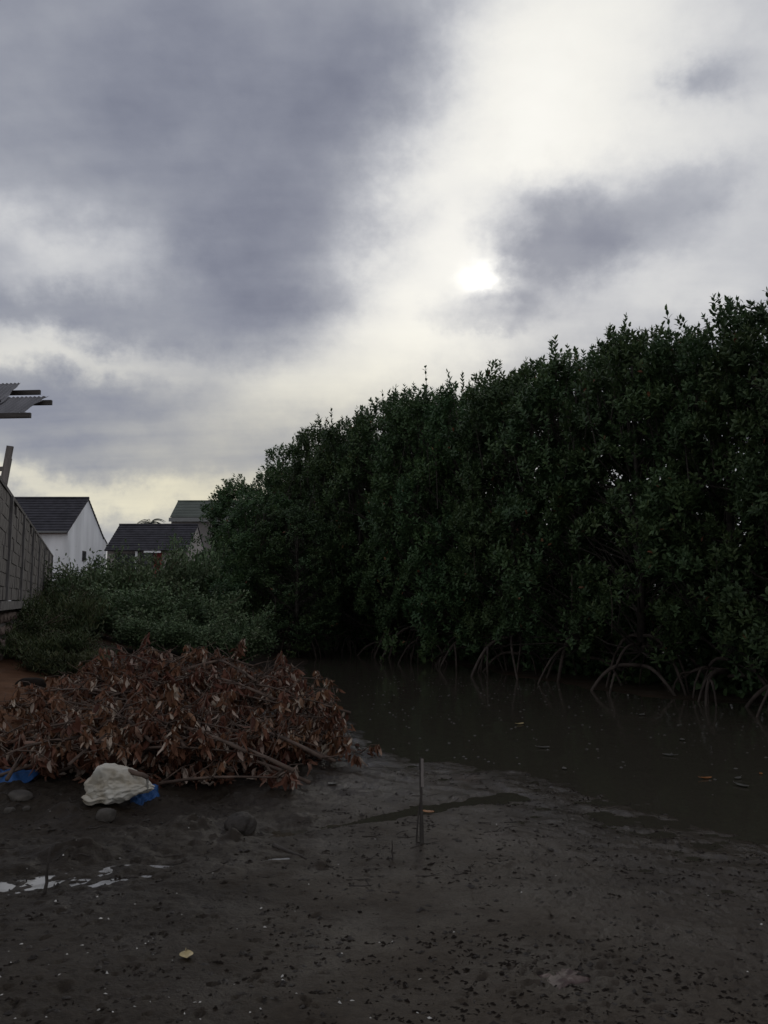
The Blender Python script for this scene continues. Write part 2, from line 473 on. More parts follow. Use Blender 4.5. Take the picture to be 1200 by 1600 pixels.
def mud_material():
    m = bpy.data.materials.new('wet_mud'); m.use_nodes = True
    nt = m.node_tree; N, L = nt.nodes, nt.links; bs = N['Principled BSDF']
    tc = N.new('ShaderNodeTexCoord'); P_ = tc.outputs['Object']
    def nz(scale, det=5, rough=.55):
        n = N.new('ShaderNodeTexNoise'); n.inputs['Scale'].default_value = scale; n.inputs['Detail'].default_value = det
        n.inputs['Roughness'].default_value = rough
        L.new(P_, n.inputs['Vector']); return n.outputs['Fac']
    def ramp(f, stops):
        r = N.new('ShaderNodeValToRGB'); L.new(f, r.inputs[0]); e = r.color_ramp.elements
        e[0].position, e[0].color = stops[0][0], (*stops[0][1], 1)
        e[1].position, e[1].color = stops[-1][0], (*stops[-1][1], 1)
        for p, c in stops[1:-1]:
            k = e.new(p); k.color = (*c, 1)
        return r.outputs[0]
    base = ramp(nz(1.1, 6), [(.30, (.026, .0185, .0122)), (.5, (.0435, .033, .0232)), (.72, (.060, .047, .034))])
    fine = ramp(nz(28, 6, .65), [(.30, (.62, .60, .58)), (.55, (1, 1, 1)), (.8, (1.12, 1.1, 1.06))])
    mul = N.new('ShaderNodeMix'); mul.data_type = 'RGBA'; mul.blend_type = 'MULTIPLY'; mul.inputs['Factor'].default_value = 1
    L.new(base, mul.inputs['A']); L.new(fine, mul.inputs['B'])
    at = N.new('ShaderNodeAttribute'); at.attribute_name = 'laterite'
    red = ramp(nz(3, 6), [(.3, (.070, .034, .019)), (.7, (.125, .062, .033))])
    # darker mud on the left
    sx = N.new('ShaderNodeSeparateXYZ'); L.new(P_, sx.inputs[0])
    ml = N.new('ShaderNodeMapRange'); ml.interpolation_type = 'SMOOTHSTEP'
    wob = N.new('ShaderNodeMath'); wob.operation = 'MULTIPLY_ADD'; L.new(nz(.9, 5), wob.inputs[0]); wob.inputs[1].default_value = 1.6; L.new(sx.outputs[0], wob.inputs[2])
    L.new(wob.outputs[0], ml.inputs['Value'])
    for k, v in (('From Min', -.5), ('From Max', 1.5), ('To Min', .60), ('To Max', 1.0)): ml.inputs[k].default_value = v
    dk = N.new('ShaderNodeVectorMath'); dk.operation = 'SCALE'; L.new(mul.outputs['Result'], dk.inputs[0]); L.new(ml.outputs[0], dk.inputs['Scale'])
    mr = N.new('ShaderNodeMix'); mr.data_type = 'RGBA'; L.new(at.outputs['Fac'], mr.inputs['Factor'])
    L.new(dk.outputs[0], mr.inputs['A']); L.new(red, mr.inputs['B'])
    L.new(mr.outputs['Result'], bs.inputs['Base Color'])
    rr = N.new('ShaderNodeMapRange'); L.new(nz(2.3, 5), rr.inputs['Value'])
    rr.inputs['From Min'].default_value = .3; rr.inputs['From Max'].default_value = .7
    rr.inputs['To Min'].default_value = .45; rr.inputs['To Max'].default_value = .75
    ad = N.new('ShaderNodeMath'); ad.operation = 'MULTIPLY_ADD'; L.new(at.outputs['Fac'], ad.inputs[0]); ad.inputs[1].default_value = .4
    L.new(rr.outputs[0], ad.inputs[2])
    wt = N.new('ShaderNodeAttribute'); wt.attribute_name = 'wet'
    mrw = N.new('ShaderNodeMix'); mrw.data_type = 'FLOAT'; L.new(wt.outputs['Fac'], mrw.inputs[0]); L.new(ad.outputs[0], mrw.inputs[2]); mrw.inputs[3].default_value = .25
    L.new(mrw.outputs[0], bs.inputs['Roughness'])
    msp = N.new('ShaderNodeMapRange'); L.new(wt.outputs['Fac'], msp.inputs['Value']); msp.inputs['To Min'].default_value = .12; msp.inputs['To Max'].default_value = .65
    L.new(msp.outputs[0], bs.inputs['Specular IOR Level'])
    b1 = N.new('ShaderNodeBump'); b1.inputs['Distance'].default_value = .009; b1.inputs['Strength'].default_value = .8; L.new(nz(45, 6, .6), b1.inputs['Height'])
    b2 = N.new('ShaderNodeBump'); b2.inputs['Distance'].default_value = .0018; b2.inputs['Strength'].default_value = .6; L.new(nz(210, 3), b2.inputs['Height'])
    L.new(b1.outputs[0], b2.inputs['Normal']); L.new(b2.outputs[0], bs.inputs['Normal'])
    return m
M['mud'] = mud_material()

# ------------------------------------------------------------------ ground and water
WPOLY = np.array([(-.45, 8.5), (.3, 7.6), (1.17, 7.1), (1.95, 6.0), (2.45, 5.0), (3.3, 3.6), (4.6, 1.0), (9, -.5), (9, 5.5), (7.3, 8.2),
                  (5.75, 11.2), (4.1, 12.7), (3.1, 14.9), (.95, 20.4), (-3.0, 28.4), (-4.6, 31), (-4.2, 29), (-2.9, 26), (-1.8, 16), (-.85, 11)])
def poly_signed(x, y, poly):
    d = np.full(x.shape, 1e9); inside = np.zeros(x.shape, bool)
    for i in range(len(poly)):
        ax, ay = poly[i]; bx, by = poly[(i + 1) % len(poly)]
        ex, ey = bx - ax, by - ay
        t = np.clip(((x - ax) * ex + (y - ay) * ey) / (ex * ex + ey * ey), 0, 1)
        d = np.minimum(d, np.hypot(x - ax - t * ex, y - ay - t * ey))
        c = ((ay > y) != (by > y)) & (x < (bx - ax) * (y - ay) / (by - ay + 1e-12) + ax)
        inside ^= c
    return np.where(inside, -d, d)
PUDS = [(-1.72, 4.30, .60, .20, .062), (-1.20, 4.62, .08, .05, .058), (-.62, 4.75, .10, .05, .056), (-1.28, 4.42, .05, .025, .06)]   # pale puddles: x, y, half width, half depth, level
LUMPS = [(-2.15, 5.55, .10, .09, .05), (-1.25, 5.35, .14, .10, .05), (-1.75, 4.75, .17, .12, .05), (-1.98, 4.45, .12, .08, .035), (-.95, 5.15, .10, .06, .04), (-2.75, 6.0, .22, .12, .07), (-.35, 4.62, .05, .04, .03), (-.55, 5.6, .12, .08, .03), (-.2, 6.4, .15, .10, .03), (-1.6, 5.9, .16, .10, .04), (.75, 5.3, .10, .06, .025)]
def height(x, y, detail=True, puddles=True):
    x, y = np.asarray(x, float), np.asarray(y, float)
    d = poly_signed(x + .35 * fbm(x * 1.3, y * 1.3, 3, 11), y + .5 * fbm(x * 1.1, y * 1.1, 3, 15), WPOLY)
    h = np.where(d > 0, .004 + .009 * np.minimum(d, 1.6) + .016 * np.clip(d - 1.6, 0, 3), -.10 * np.minimum(-d, 1.5))
    dw = (x - WALL0[0]) * WN[0] + (y - WALL0[1]) * WN[1]
    left = smooth(0, 2.5, (-.35 - .195 * (y - 8.4)) - x)
    h = h + .42 * (1 - smooth(.1, 2.6, dw)) * smooth(6.0, 9.0, y) * (y < 60)
    h = h + .38 * smooth(9.0, 17, y) * left
    h = h + .16 * np.exp(-((x + 2.1) / 1.5) ** 2 - ((y - 8.6) / 1.7) ** 2)
    h = h + .06 * smooth(-.6, -3.0, x) * smooth(3.5, 6.5, y)
    back = smooth(-.15, -.5, dw) * smooth(7.5, 9.5, y)
    h = h * (1 - back) + 1.25 * back
    far = smooth(29, 36, y) * smooth(-1, -6, x)
    h = np.where(y > 29, np.maximum(h, .9 * far), h)
    if detail:
        amp = np.clip(1.0 - y / 60, .2, 1)
        rough = .7 + 1.5 * smooth(.3, -1.4, x) * smooth(3.4, 5.2, y) * (y < 9)
        shore = np.exp(-(np.maximum(d, 0) / 1.5) ** 2) * (d > -1.2) * (y < 12)
        h = h + .030 * fbm(x * 1.5, y * 1.5, 3, 21) * amp * rough + (.030 + .055 * shore) * fbm(x * 4, y * 6.5, 4, 31, .55) * amp * rough + .020 * fbm(x * 17, y * 21, 4, 41, .62) * rough
        # the channel left by the tide beside the stake
        a, b = np.array((-.75, 5.25)), np.array((.95, 6.35))
        e = b - a; t = np.clip(((x - a[0]) * e[0] + (y - a[1]) * e[1]) / (e @ e), 0, 1)
        dc = np.hypot(x - a[0] - t * e[0], (y - a[1] - t * e[1]))
        h = h - .034 * np.exp(-(dc / (.09 + .06 * t + .16 * fbm(x * 4, y * 5, 4, 77))) ** 2)
        # lumps of turned mud
        for (cx, cy, rx_, ry_, hh) in LUMPS:
            q = ((x - cx) / rx_) ** 2 + ((y - cy) / ry_) ** 2
            h = h + hh * np.exp(-q ** 1.3) * (1 + 1.6 * fbm(x * 14, y * 14, 3, 91))
        # basin of the puddle, with islands
        for (cx, cy, a_, b_, zz) in (PUDS if puddles else ()):
            rp = np.hypot((x - cx - .35 * (y - cy)) / a_, (y - cy - .10 * (x - cx)) / b_)
            k = 1 - smooth(.75, 1.7, rp)
            h = h * (1 - k) + k * (zz + .020 * (rp - .50) + .065 * fbm(x * 9 + y * 3, y * 13 - x * 2, 5, 51, .6) + .002)
    return h

PUDS = [(cx, cy, a_, b_, float(np.percentile(height(cx + a_ * 1.3 * np.cos(np.linspace(0, 6.28, 40)), cy + b_ * 1.4 * np.sin(np.linspace(0, 6.28, 40)), True, False), 12)) - .004) for (cx, cy, a_, b_, _) in PUDS]
def build_ground():
    ys = [1.2]
    while ys[-1] < 12: ys.append(ys[-1] + max(.0115, .0046 * ys[-1]))
    while ys[-1] < 45: ys.append(ys[-1] * 1.02)
    while ys[-1] < 3000: ys.append(ys[-1] * 1.25)
    ys = np.array([-3000, -800, -200, -60, -20, -8, -3, -1, 0, .6] + ys)
    xs = [0.0]
    while xs[-1] < 2.6: xs.append(xs[-1] + .0125)
    while xs[-1] < 9: xs.append(xs[-1] * 1.0105)
    while xs[-1] < 3000: xs.append(xs[-1] * 1.25)
    xs = np.array(xs); xs = np.concatenate([-xs[:0:-1], xs]) - .2
    X, Y = np.meshgrid(xs, ys)
    Z = height(X, Y)
    # crab holes, prints and crumbs pressed into the mud
    near = (ys > 2.2) & (ys < 8.2)
    r = np.random.default_rng(5)
    y0s, x0s = ys, xs
    for i in range(3400):
        cy = 2.45 * math.exp(r.random() * 1.15)
        cx = r.uniform(-.56, .56) * cy
        if r.random() > (.35 + .65 * float(smooth(-.5, 1.2, np.array(cx)))): continue
        if vnoise(np.array(cx * 2.2), np.array(cy * 2.2), 90) < .34: continue
        rad = r.uniform(.006, .014); dep = r.uniform(.006, .016)
        if r.random() < .04: rad *= 1.9
        el = r.uniform(1, 2.1); th = r.uniform(0, math.pi)
        i0, i1 = np.searchsorted(ys, (cy - rad * 4, cy + rad * 4)); j0, j1 = np.searchsorted(xs, (cx - rad * 4, cx + rad * 4))
        if i1 <= i0 or j1 <= j0: continue
        dx, dy = X[i0:i1, j0:j1] - cx, Y[i0:i1, j0:j1] - cy
        u = (dx * math.cos(th) + dy * math.sin(th)) / el; v = -dx * math.sin(th) + dy * math.cos(th)
        q = (u * u + v * v) / rad ** 2
        Z[i0:i1, j0:j1] += -dep * np.exp(-q ** 1.6) + dep * .35 * np.exp(-(np.sqrt(q) - 1.5) ** 2 * 6)
    ny, nx = X.shape
    idx = np.arange(ny * nx).reshape(ny, nx)
    F = np.stack([idx[:-1, :-1], idx[:-1, 1:], idx[1:, 1:], idx[1:, :-1]], -1).reshape(-1, 4)
    V = np.stack([X, Y, Z], -1).reshape(-1, 3)
    me = npmesh('ground', V, F, smooth_=True)
    dw = (X - WALL0[0]) * WN[0] + (Y - WALL0[1]) * WN[1]
    n = fbm(X * 1.5, Y * 1.5, 4, 61)
    lat = (1 - smooth(.9, 1.9, dw + n * 1.6)) * smooth(6.2, 7.6, Y + n * 2)
    lat = np.maximum(lat, .45 * smooth(.1, .45, n + .25 * smooth(14, 18, Y) * smooth(-3, -5, X)))* (Y > 6)
    wd = poly_signed(X, Y, WPOLY) + fbm(X * 3, Y * 4, 4, 66) * 1.0
    wet = (np.exp(-(np.maximum(wd, 0) / 1.5) ** 2) * (Y < 12)).astype(np.float32)
    me.attributes.new('wet', 'FLOAT', 'POINT').data.foreach_set('value', wet.ravel())
    a = me.attributes.new('laterite', 'FLOAT', 'POINT')
    a.data.foreach_set('value', lat.astype(np.float32).ravel())
    o = link('ground', me, None, M['mud'])
    setp(o, kind='structure')
build_ground()
def ground_z(x, y): return float(height(np.array([x]), np.array([y]))[0])

def sheet(name, x0, x1, y0, y1, z, material, nx=20, ny=20):
    X, Y = np.meshgrid(np.linspace(x0, x1, nx), np.linspace(y0, y1, ny))
    idx = np.arange(nx * ny).reshape(ny, nx)
    F = np.stack([idx[:-1, :-1], idx[:-1, 1:], idx[1:, 1:], idx[1:, :-1]], -1).reshape(-1, 4)
    o = link(name, npmesh(name, np.stack([X, Y, X * 0 + z], -1).reshape(-1, 3), F), None, material)
    return setp(o, kind='structure')
def flat_poly(name, pts, z, material):
    o = link(name, pymesh(name, [(x, y, z) for x, y in pts], [tuple(range(len(pts)))]), None, material)
    return setp(o, kind='structure')
flat_poly('water', [(-1.1, 4.9), (1.2, 4.6), (2.2, .3), (6, -3), (40, -3), (40, 45), (-4.5, 45), (-6.2, 33), (-3.2, 20), (-1.6, 9)], 0.0, M['water'])
for (cx, cy, a_, b_, zz) in PUDS:
    flat_poly('puddle', [(cx + a_ * 1.5 * math.cos(t) + .1 * math.sin(t), cy + b_ * 1.6 * math.sin(t) + .06 * math.cos(t)) for t in np.linspace(0, 2 * math.pi, 24, endpoint=False)], zz, M['puddle'])

# ------------------------------------------------------------------ concrete block wall on its stone footing
def wall_pt(s, z, off=0.0):
    p = WALL0 + WDIR * s + WN * off
    return Vector((p[0], p[1], z))
WM = Matrix(((WDIR[0], WN[0], 0, WALL0[0]), (WDIR[1], WN[1], 0, WALL0[1]), (0, 0, 1, 0), (0, 0, 0, 1)))   # along, outwards, up
def build_wall():
    root = empty('concrete_block_wall', WM.translation)
    root.matrix_world = WM
    setp(root, 'weathered grey concrete block wall with pilaster posts along the left edge', 'wall')
    s0, s1, pitch = -3.0, 19.6, 3.1
    z0, rows, rh = 1.50, 8, .212
    core = MB().box((s0, -.13, z0), (s1, -.012, z0 + rows * rh - .02)).obj('mortar', M['mortar'], root)
    posts = [0.0 + pitch * k for k in range(-1, 7)]
    variants = []
    for v in range(8):
        mb = MB().box((0.006, -.12, .006), (.394, .012 + random.uniform(-.004, .006), rh - .006), None, .005)
        variants.append(pymesh('concrete_block', mb.V, mb.F)); variants[-1].materials.append(M['block'])
    half = MB().box((0.006, -.12, .006), (.194, .012, rh - .006), None, .004)
    half = pymesh('concrete_block', half.V, half.F); half.materials.append(M['block'])
    far = MB(); n = 0
    for c in range(0, int((s1 - s0) / .4)):
        for r in range(rows):
            s = s0 + c * .4 + (.2 if r % 2 else 0)
            if s + .4 > s1: continue
            if r == rows - 1 and (c * 7 + 3) % 11 in (0, 4): 
                continue
            if s < -1.4 or n >= 296:
                far.box((s + .006, -.12, z0 + r * rh + .006), (s + .394, .012 + random.uniform(-.004, .006), z0 + (r + 1) * rh - .006), None, .005)
                continue
            o = link('concrete_block', variants[(c * 5 + r * 3) % 8], root)
            o.location = (s, random.uniform(-.004, .004), z0 + r * rh); n += 1
    fo = far.obj('block_courses', M['block'], root); fo['kind'] = 'stuff'
    for k, s in enumerate(posts):
        h = z0 + rows * rh - random.uniform(.0, .03)
        MB().box((s - .085, -.14, z0 - .02), (s + .085, .05, h), None, .008).obj('post', M['post_concrete'], root)
    MB().box((s0, -.14, z0 + rows * rh - .014), (s1, .03, z0 + rows * rh + .045), None, .004).obj('coping', M['mortar'], root)
    # footing of rubble stones with a cast ledge
    ft = empty('stone_footing', WM.translation); ft.matrix_world = WM
    setp(ft, 'reddish rubble stone footing with a pale ledge, under the block wall at the left edge', 'wall')
    MB().box((s0, -.34, 1.36), (s1, .20, 1.478), None, .012).obj('ledge', M['ledge'], ft)
    MB().box((s0, -.30, -.2), (s1, .07, 1.355)).obj('mortar', M['mortar'], ft)
    r = random.Random(4)
    vs = []
    for v in range(8):
        V, F = rock(v, .5, .5, .5, 1); me = pymesh('stone', V, F, False); me.materials.append(M['stone']); vs.append(me)
    cnt = 0; restV = MB()
    z = .18
    while z < 1.34:
        hh = r.uniform(.16, .24); s = -1.8 + r.uniform(0, .2)
        while s < s1:
            ww = r.uniform(.2, .36)
            if s < 6.5 and cnt < 290:
                o = link('stone', vs[r.randrange(8)], ft)
                o.location = (s + ww / 2, .06 + r.uniform(-.02, .02), z + hh / 2)
                o.scale = (ww * 1.02, .2, hh * 1.02); o.rotation_euler = (r.uniform(-.15, .15), r.uniform(-.2, .2), r.uniform(-.1, .1)); cnt += 1
            elif z > .3 and s < 15:
                V, F = rock(r.randrange(50), ww * .5, .1, hh * .5, 1)
                restV.add([Vector(v) + Vector((s + ww / 2, .06, z + hh / 2)) for v in V], F)
            s += ww
        z += hh
    o = restV.obj('rubble', M['stone'], ft); o['kind'] = 'stuff'
import bmesh
def rock(seed, rx, ry, rz, sub=2, amp=.25):
    bm = bmesh.new(); bmesh.ops.create_icosphere(bm, subdivisions=sub, radius=1)
    r = random.Random(seed); off = [r.uniform(0, 50) for _ in range(3)]
    V = []
    for v in bm.verts:
        p = v.co
        n = float(fbm(np.array(p.x * 1.4 + off[0] + p.z), np.array(p.y * 1.4 + off[1] - p.z * .7), 3 if sub < 4 else 5, seed % 17, .5 if sub < 4 else .68))
        k = 1 + amp * 2 * n
        c = .82 if sub < 4 else 2.0
        q = Vector((max(-c, min(c, p.x * k)), max(-c, min(c, p.y * k)), max(-.8, min(c, p.z * k))))
        V.append((q.x * rx, q.y * ry, q.z * rz))
    F = [tuple(x.index for x in f.verts) for f in bm.faces]
    bm.free()
    return V, F
build_wall()

# ------------------------------------------------------------------ timber post, shed roof
def build_post():
    base = wall_pt(0.0, 3.17, -.03)
    a, b = P(0, 774, 13.0), P(16, 697, 13.0)
    t = b - a
    root = empty('wooden_post', a); setp(root, 'weathered grey timber post leaning above the block wall at the left edge', 'post')
    MB().beam((0, 0, -.12), t, .10, .05, Vector((0, 1, 0))).obj('board', M['grey_timber'], root)
    MB().beam(Vector((.052, -.055, -.1)), t * .74 + Vector((.052, -.055, 0)), .085, .04, Vector((0, 1, 0))).obj('board', M['grey_timber'], root)
    MB().beam(Vector((.02, .055, t.z * .55)), Vector((-1.2, .1, t.z * .48)), .05, .07).obj('rail', M['grey_timber'], root)
build_post()
def build_shed():
    root = empty('open_shed', (-8, 14, 1.25)); setp(root, 'open shed whose torn corrugated roof juts in above the block wall, upper left edge', 'shed')
    inv = Vector((-8, 14, 1.25))
    def W(v): return Vector(v) - inv
    sl = Vector((-.08, -.9, -.55))
    def csheet(x_edge, y, z, width, length, thick_seed, skew=0.0, torn=0.0, dx=0.0):
        per, npd = .076, 8
        nx = int(width / per * npd)
        r = random.Random(thick_seed)
        V, F = [], []
        nj = 8
        s = (sl + Vector((dx, 0, 0))).normalized(); up = Vector((0, -s.z, s.y)).normalized(); up = up if up.z > 0 else -up
        for side in (0, 1):
            for j in range(nj + 1):
                for i in range(nx + 1):
                    t = j / nj
                    x = x_edge - i * per / npd + (.13 * float(vnoise(np.array(j * .9), np.array(thick_seed * 1.7), 3)) - .06) * max(0, 1 - i / 10)
                    ll = length * t
                    if torn and j == 0: ll += torn * float(vnoise(np.array(i * .31), np.array(thick_seed * 1.0), 5))
                    if j >= nj - 1: ll -= (.22 if j == nj else .06) * float(vnoise(np.array(i * .33), np.array(thick_seed + .5), 8)) * (1.6 if (i // 9) % 3 == 0 else 1)
                    p = Vector((x, y, z)) + s * ll + up * (.011 * math.cos(2 * math.pi * i / npd) - side * .0015 + .02 * math.sin(t * 2.2 + thick_seed))
                    p.z += skew * (x - x_edge)
                    V.append(W(p))
        n1 = (nx + 1) * (nj + 1)
        for j in range(nj):
            for i in range(nx):
                a = j * (nx + 1) + i
                F.append((a, a + 1, a + nx + 2, a + nx + 1)); F.append((n1 + a, n1 + a + nx + 1, n1 + a + nx + 2, n1 + a + 1))
        def rim(lst):
            for a, b in zip(lst[:-1], lst[1:]): F.append((a, b, n1 + b, n1 + a))
        rim([i for i in range(nx + 1)]); rim([nj * (nx + 1) + i for i in range(nx + 1)][::-1])
        rim([j * (nx + 1) for j in range(nj + 1)][::-1]); rim([j * (nx + 1) + nx for j in range(nj + 1)])
        me = pymesh('corrugated_sheet', V, F, True); me.materials.append(M['sheet_metal'])
        link('corrugated_sheet', me, root)
    a = P(73, 619, 14.0); b = P(36, 599, 14.8)
    for k in range(4): csheet(a.x - k * .78, a.y + (0 if k % 2 else .03), a.z + (.012 if k % 2 else 0), .86, 1.06, 3 + k, .02)
    for k in range(4): csheet(b.x - k * .78, b.y, b.z + (.012 if k % 2 else .0), .86, 1.42, 13 + k, .03, dx=.2)
    for (px, py, dep) in ((63, 613, 14.72), (81, 629, 13.92), (48, 649, 13.12)):
        e = P(px, py, dep)
        MB().beam(W(e), W((-9.6, e.y + .02, e.z - .06)), .055, .085).obj('purlin', M['timber'], root)
    for x in (-8.0, -9.4):
        MB().beam(W((x, 15.3, 5.60)), W((x, 12.9, 4.16)), .06, .12).obj('rafter', M['timber'], root)
        for (y, z) in ((15.2, 5.5), (13.0, 4.2)):
            MB().beam(W((x, y, 1.1)), W((x, y, z)), .1, .1, Vector((0, 1, 0))).obj('leg', M['timber'], root)
build_shed()

# ------------------------------------------------------------------ houses beyond
def tiled_slope(x0, x1, ya, za, yb, zb, course=.27, th=.035):
    """stepped courses from the eave (ya,za) up to the ridge (yb,zb)"""
    L = math.hypot(yb - ya, zb - za); n = max(3, round(L / course))
    t = Vector((0, (yb - ya) / L, (zb - za) / L)); nrm = Vector((0, -t.z, t.y))
    if nrm.z < 0: nrm = -nrm
    mb = MB()
    for i in range(n):
        p0 = Vector((0, ya, za)) + t * (L * i / n - (.03 if i else 0)); p1 = Vector((0, ya, za)) + t * (L * (i + 1) / n)
        a0, a1 = p0 + nrm * (th + .03), p1 + nrm * .03
        V = []
        for x in (x0, x1):
            for q in (p0 - nrm * .02, p1 - nrm * .02, a1, a0): V.append((x, q.y, q.z))
        F = [(0, 1, 2, 3), (7, 6, 5, 4), (0, 3, 7, 4), (3, 2, 6, 7), (2, 1, 5, 6), (1, 0, 4, 5)]
        mb.add(V, F)
    return mb
def gable_house(label, x0, x1, y0, y1, zb, ze, zr, wall, roofm, over=.3, tile=True, verge=.05):
    root = empty('house', ((x0 + x1) / 2, y0, zb)); setp(root, label, 'house')
    o = Vector(root.location); ym = (y0 + y1) / 2
    def sh(mb): mb.V = [tuple(Vector(v) - o) for v in mb.V]; return mb
    # gabled body
    V = []
    for x in (x0, x1): V += [(x, y0, zb), (x, y1, zb), (x, y1, ze), (x, ym, zr), (x, y0, ze)]
    F = [(0, 1, 2, 3, 4)[::-1], (5, 6, 7, 8, 9), (0, 4, 9, 5), (4, 3, 8, 9), (3, 2, 7, 8), (2, 1, 6, 7), (1, 0, 5, 6)]
    sh(MB().add(V, F)).obj('wall', wall, root)
    k = (zr - ze) / (ym - y0)
    rf = tiled_slope(x0 - verge, x1 + verge, y0 - over, ze - over * k + .02, ym + .01, zr + .02)
    r = sh(rf).obj('roof', roofm, root)
    rb = tiled_slope(x0 - verge, x1 + verge, y1 + over * .4, ze - over * .4 * k + .02, ym - .01, zr + .02)
    sh(rb).obj('roof', roofm, root)
    sh(MB().tube([(x0 - verge, ym, zr + .07), (x1 + verge, ym, zr + .07)], [.09, .09], 6)).obj('ridge_cap', roofm, root)
    return root, sh
def house_window(root, sh, lo, hi, axis='x'):
    f = sh(MB().box(lo, hi)).obj('window', M['frame_dark'], root)
    lo2, hi2 = list(lo), list(hi)
    if axis == 'x': lo2[0] += .02; hi2[0] += .015; lo2[1] += .05; hi2[1] -= .05
    else: lo2[1] -= .015; hi2[1] -= .02; lo2[0] += .05; hi2[0] -= .05
    lo2[2] += .05; hi2[2] -= .05
    MB_ = MB().box(lo2, hi2); sh(MB_).obj('pane', M['dark_glass'], f)
def build_houses():
    xr = -15.9
    root, sh = gable_house('white gabled house with dark tiled roof, nearest of the houses behind the block wall', xr - 9.5, xr, 40, 45, .9, 5.0, 6.88, M['white_wall'], M['roof_tile'], .22)
    c = P(127, 867, 40.9 + .0)
    yy = 42.0
    house_window(root, sh, (xr - .02, yy, 3.55), (xr + .03, yy + .5, 4.1))
    sh(MB().box((xr - 9.6, 39.66, 4.86), (xr + .03, 39.76, 4.93))).obj('gutter', M['fascia_grey'], root)
    root, sh = gable_house('narrow white gabled house mostly hidden behind the nearest white house', -25.5, -20.9, 55, 60, .9, 5.74, 7.04, M['white_wall'], M['roof_tile'], .15)
    sh(MB().box((-20.89, 58.2, 5.9), (-20.75, 58.45, 6.25))).obj('vent_box', M['greybrown_wall'], root)
    # low house with porch
    y = 46.5; k = y / 45
    x0, x1 = (165 - 600) / FOC * y, (292 - 600) / FOC * y
    ze, zr = (938 - 858) * y / FOC + EYE, (938 - 822) * (y + 2.3) / FOC + EYE
    root, sh = gable_house('low house with dark tiled roof, white porch post and red door behind the shrubs', x0, x1, y + .25, y + 4.5, .9, ze + .1, zr, M['beige_wall'], M['roof_tile'], .35)
    def X(px): return (px - 600) / FOC * y
    sh(MB().box((X(213) - .06, y - .02, .9), (X(213) + .06, y + .1, ze - .1))).obj('porch_post', M['white_paint'], root)
    sh(MB().box((X(226), y - .2, ze - .24), (X(252), y - .1, ze - .13))).obj('gutter', M['white_paint'], root)
    house_window(root, sh, (X(178), y + .18, 2.6), (X(211), y + .24, ze - .25), 'y')  # dark panels standing in for the dim opening under the porch
    house_window(root, sh, (X(217), y + .18, 1.6), (X(238), y + .24, ze - .25), 'y')  # dim porch opening again, put in as a dark panel
    d = sh(MB().box((X(240), y + .15, .95), (X(252), y + .24, ze - .22))).obj('door', M['red_paint'], root)
    # tall building with green roof
    y = 65; x0, x1 = (265 - 600) / FOC * y, (365 - 600) / FOC * y
    ze, zr = (938 - 806) * y / FOC + EYE, (938 - 784) * (y + 2.2) / FOC + EYE
    root, sh = gable_house('tall grey brown building with green sheet roof behind the low porch house', x0, x1, y + .2, y + 4.4, .9, ze, zr, M['greybrown_wall'], M['green_roof'], .2)
    sh(MB().box((x0 - .13, y - .12, ze - .48), (x1 + .13, y - .02, ze - .16))).obj('fascia', M['fascia_grey'], root)
build_houses()

def build_palm():
    c = P(235, 818, 80)
    root = empty('palm_tree', (c.x, 80, .9)); setp(root, 'distant palm tree whose top shows over the low tiled roof', 'palm')
    h = c.z - .9
    MB().tube([(0, 0, 0), (.15, 0, h * .5), (0, 0, h)], [.2, .16, .12], 7).obj('trunk', M['mangrove_bark'], root)
    r = random.Random(2)
    for k in range(14):
        az = k * 2.4; el = r.uniform(-.1, 1.2); L = r.uniform(1.3, 1.8)
        pts = []; mb = MB()
        d = Vector((math.cos(az), math.sin(az), 0))
        for i in range(8):
            t = i / 7
            p = Vector((0, 0, h)) + d * (L * t * math.cos(el * (1 - .4 * t))) + Vector((0, 0, L * (math.sin(el) * t - .75 * t * t)))
            pts.append(p)
        mb.tube(pts, [.03] * 7 + [.01], 4)
        s = d.cross(Vector((0, 0, 1)))
        for i in range(1, 8):
            for sg in (-1, 1):
                for q in (0, .5):
                    p = pts[i] - (pts[i] - pts[i - 1]) * q
                    tip = p + s * sg * .34 + d * .18 - Vector((0, 0, .16))
                    mb.add([p, p + d * .06, tip], [(0, 1, 2)])
        mb.obj('frond', M['palm_leaf'], root)
build_palm()

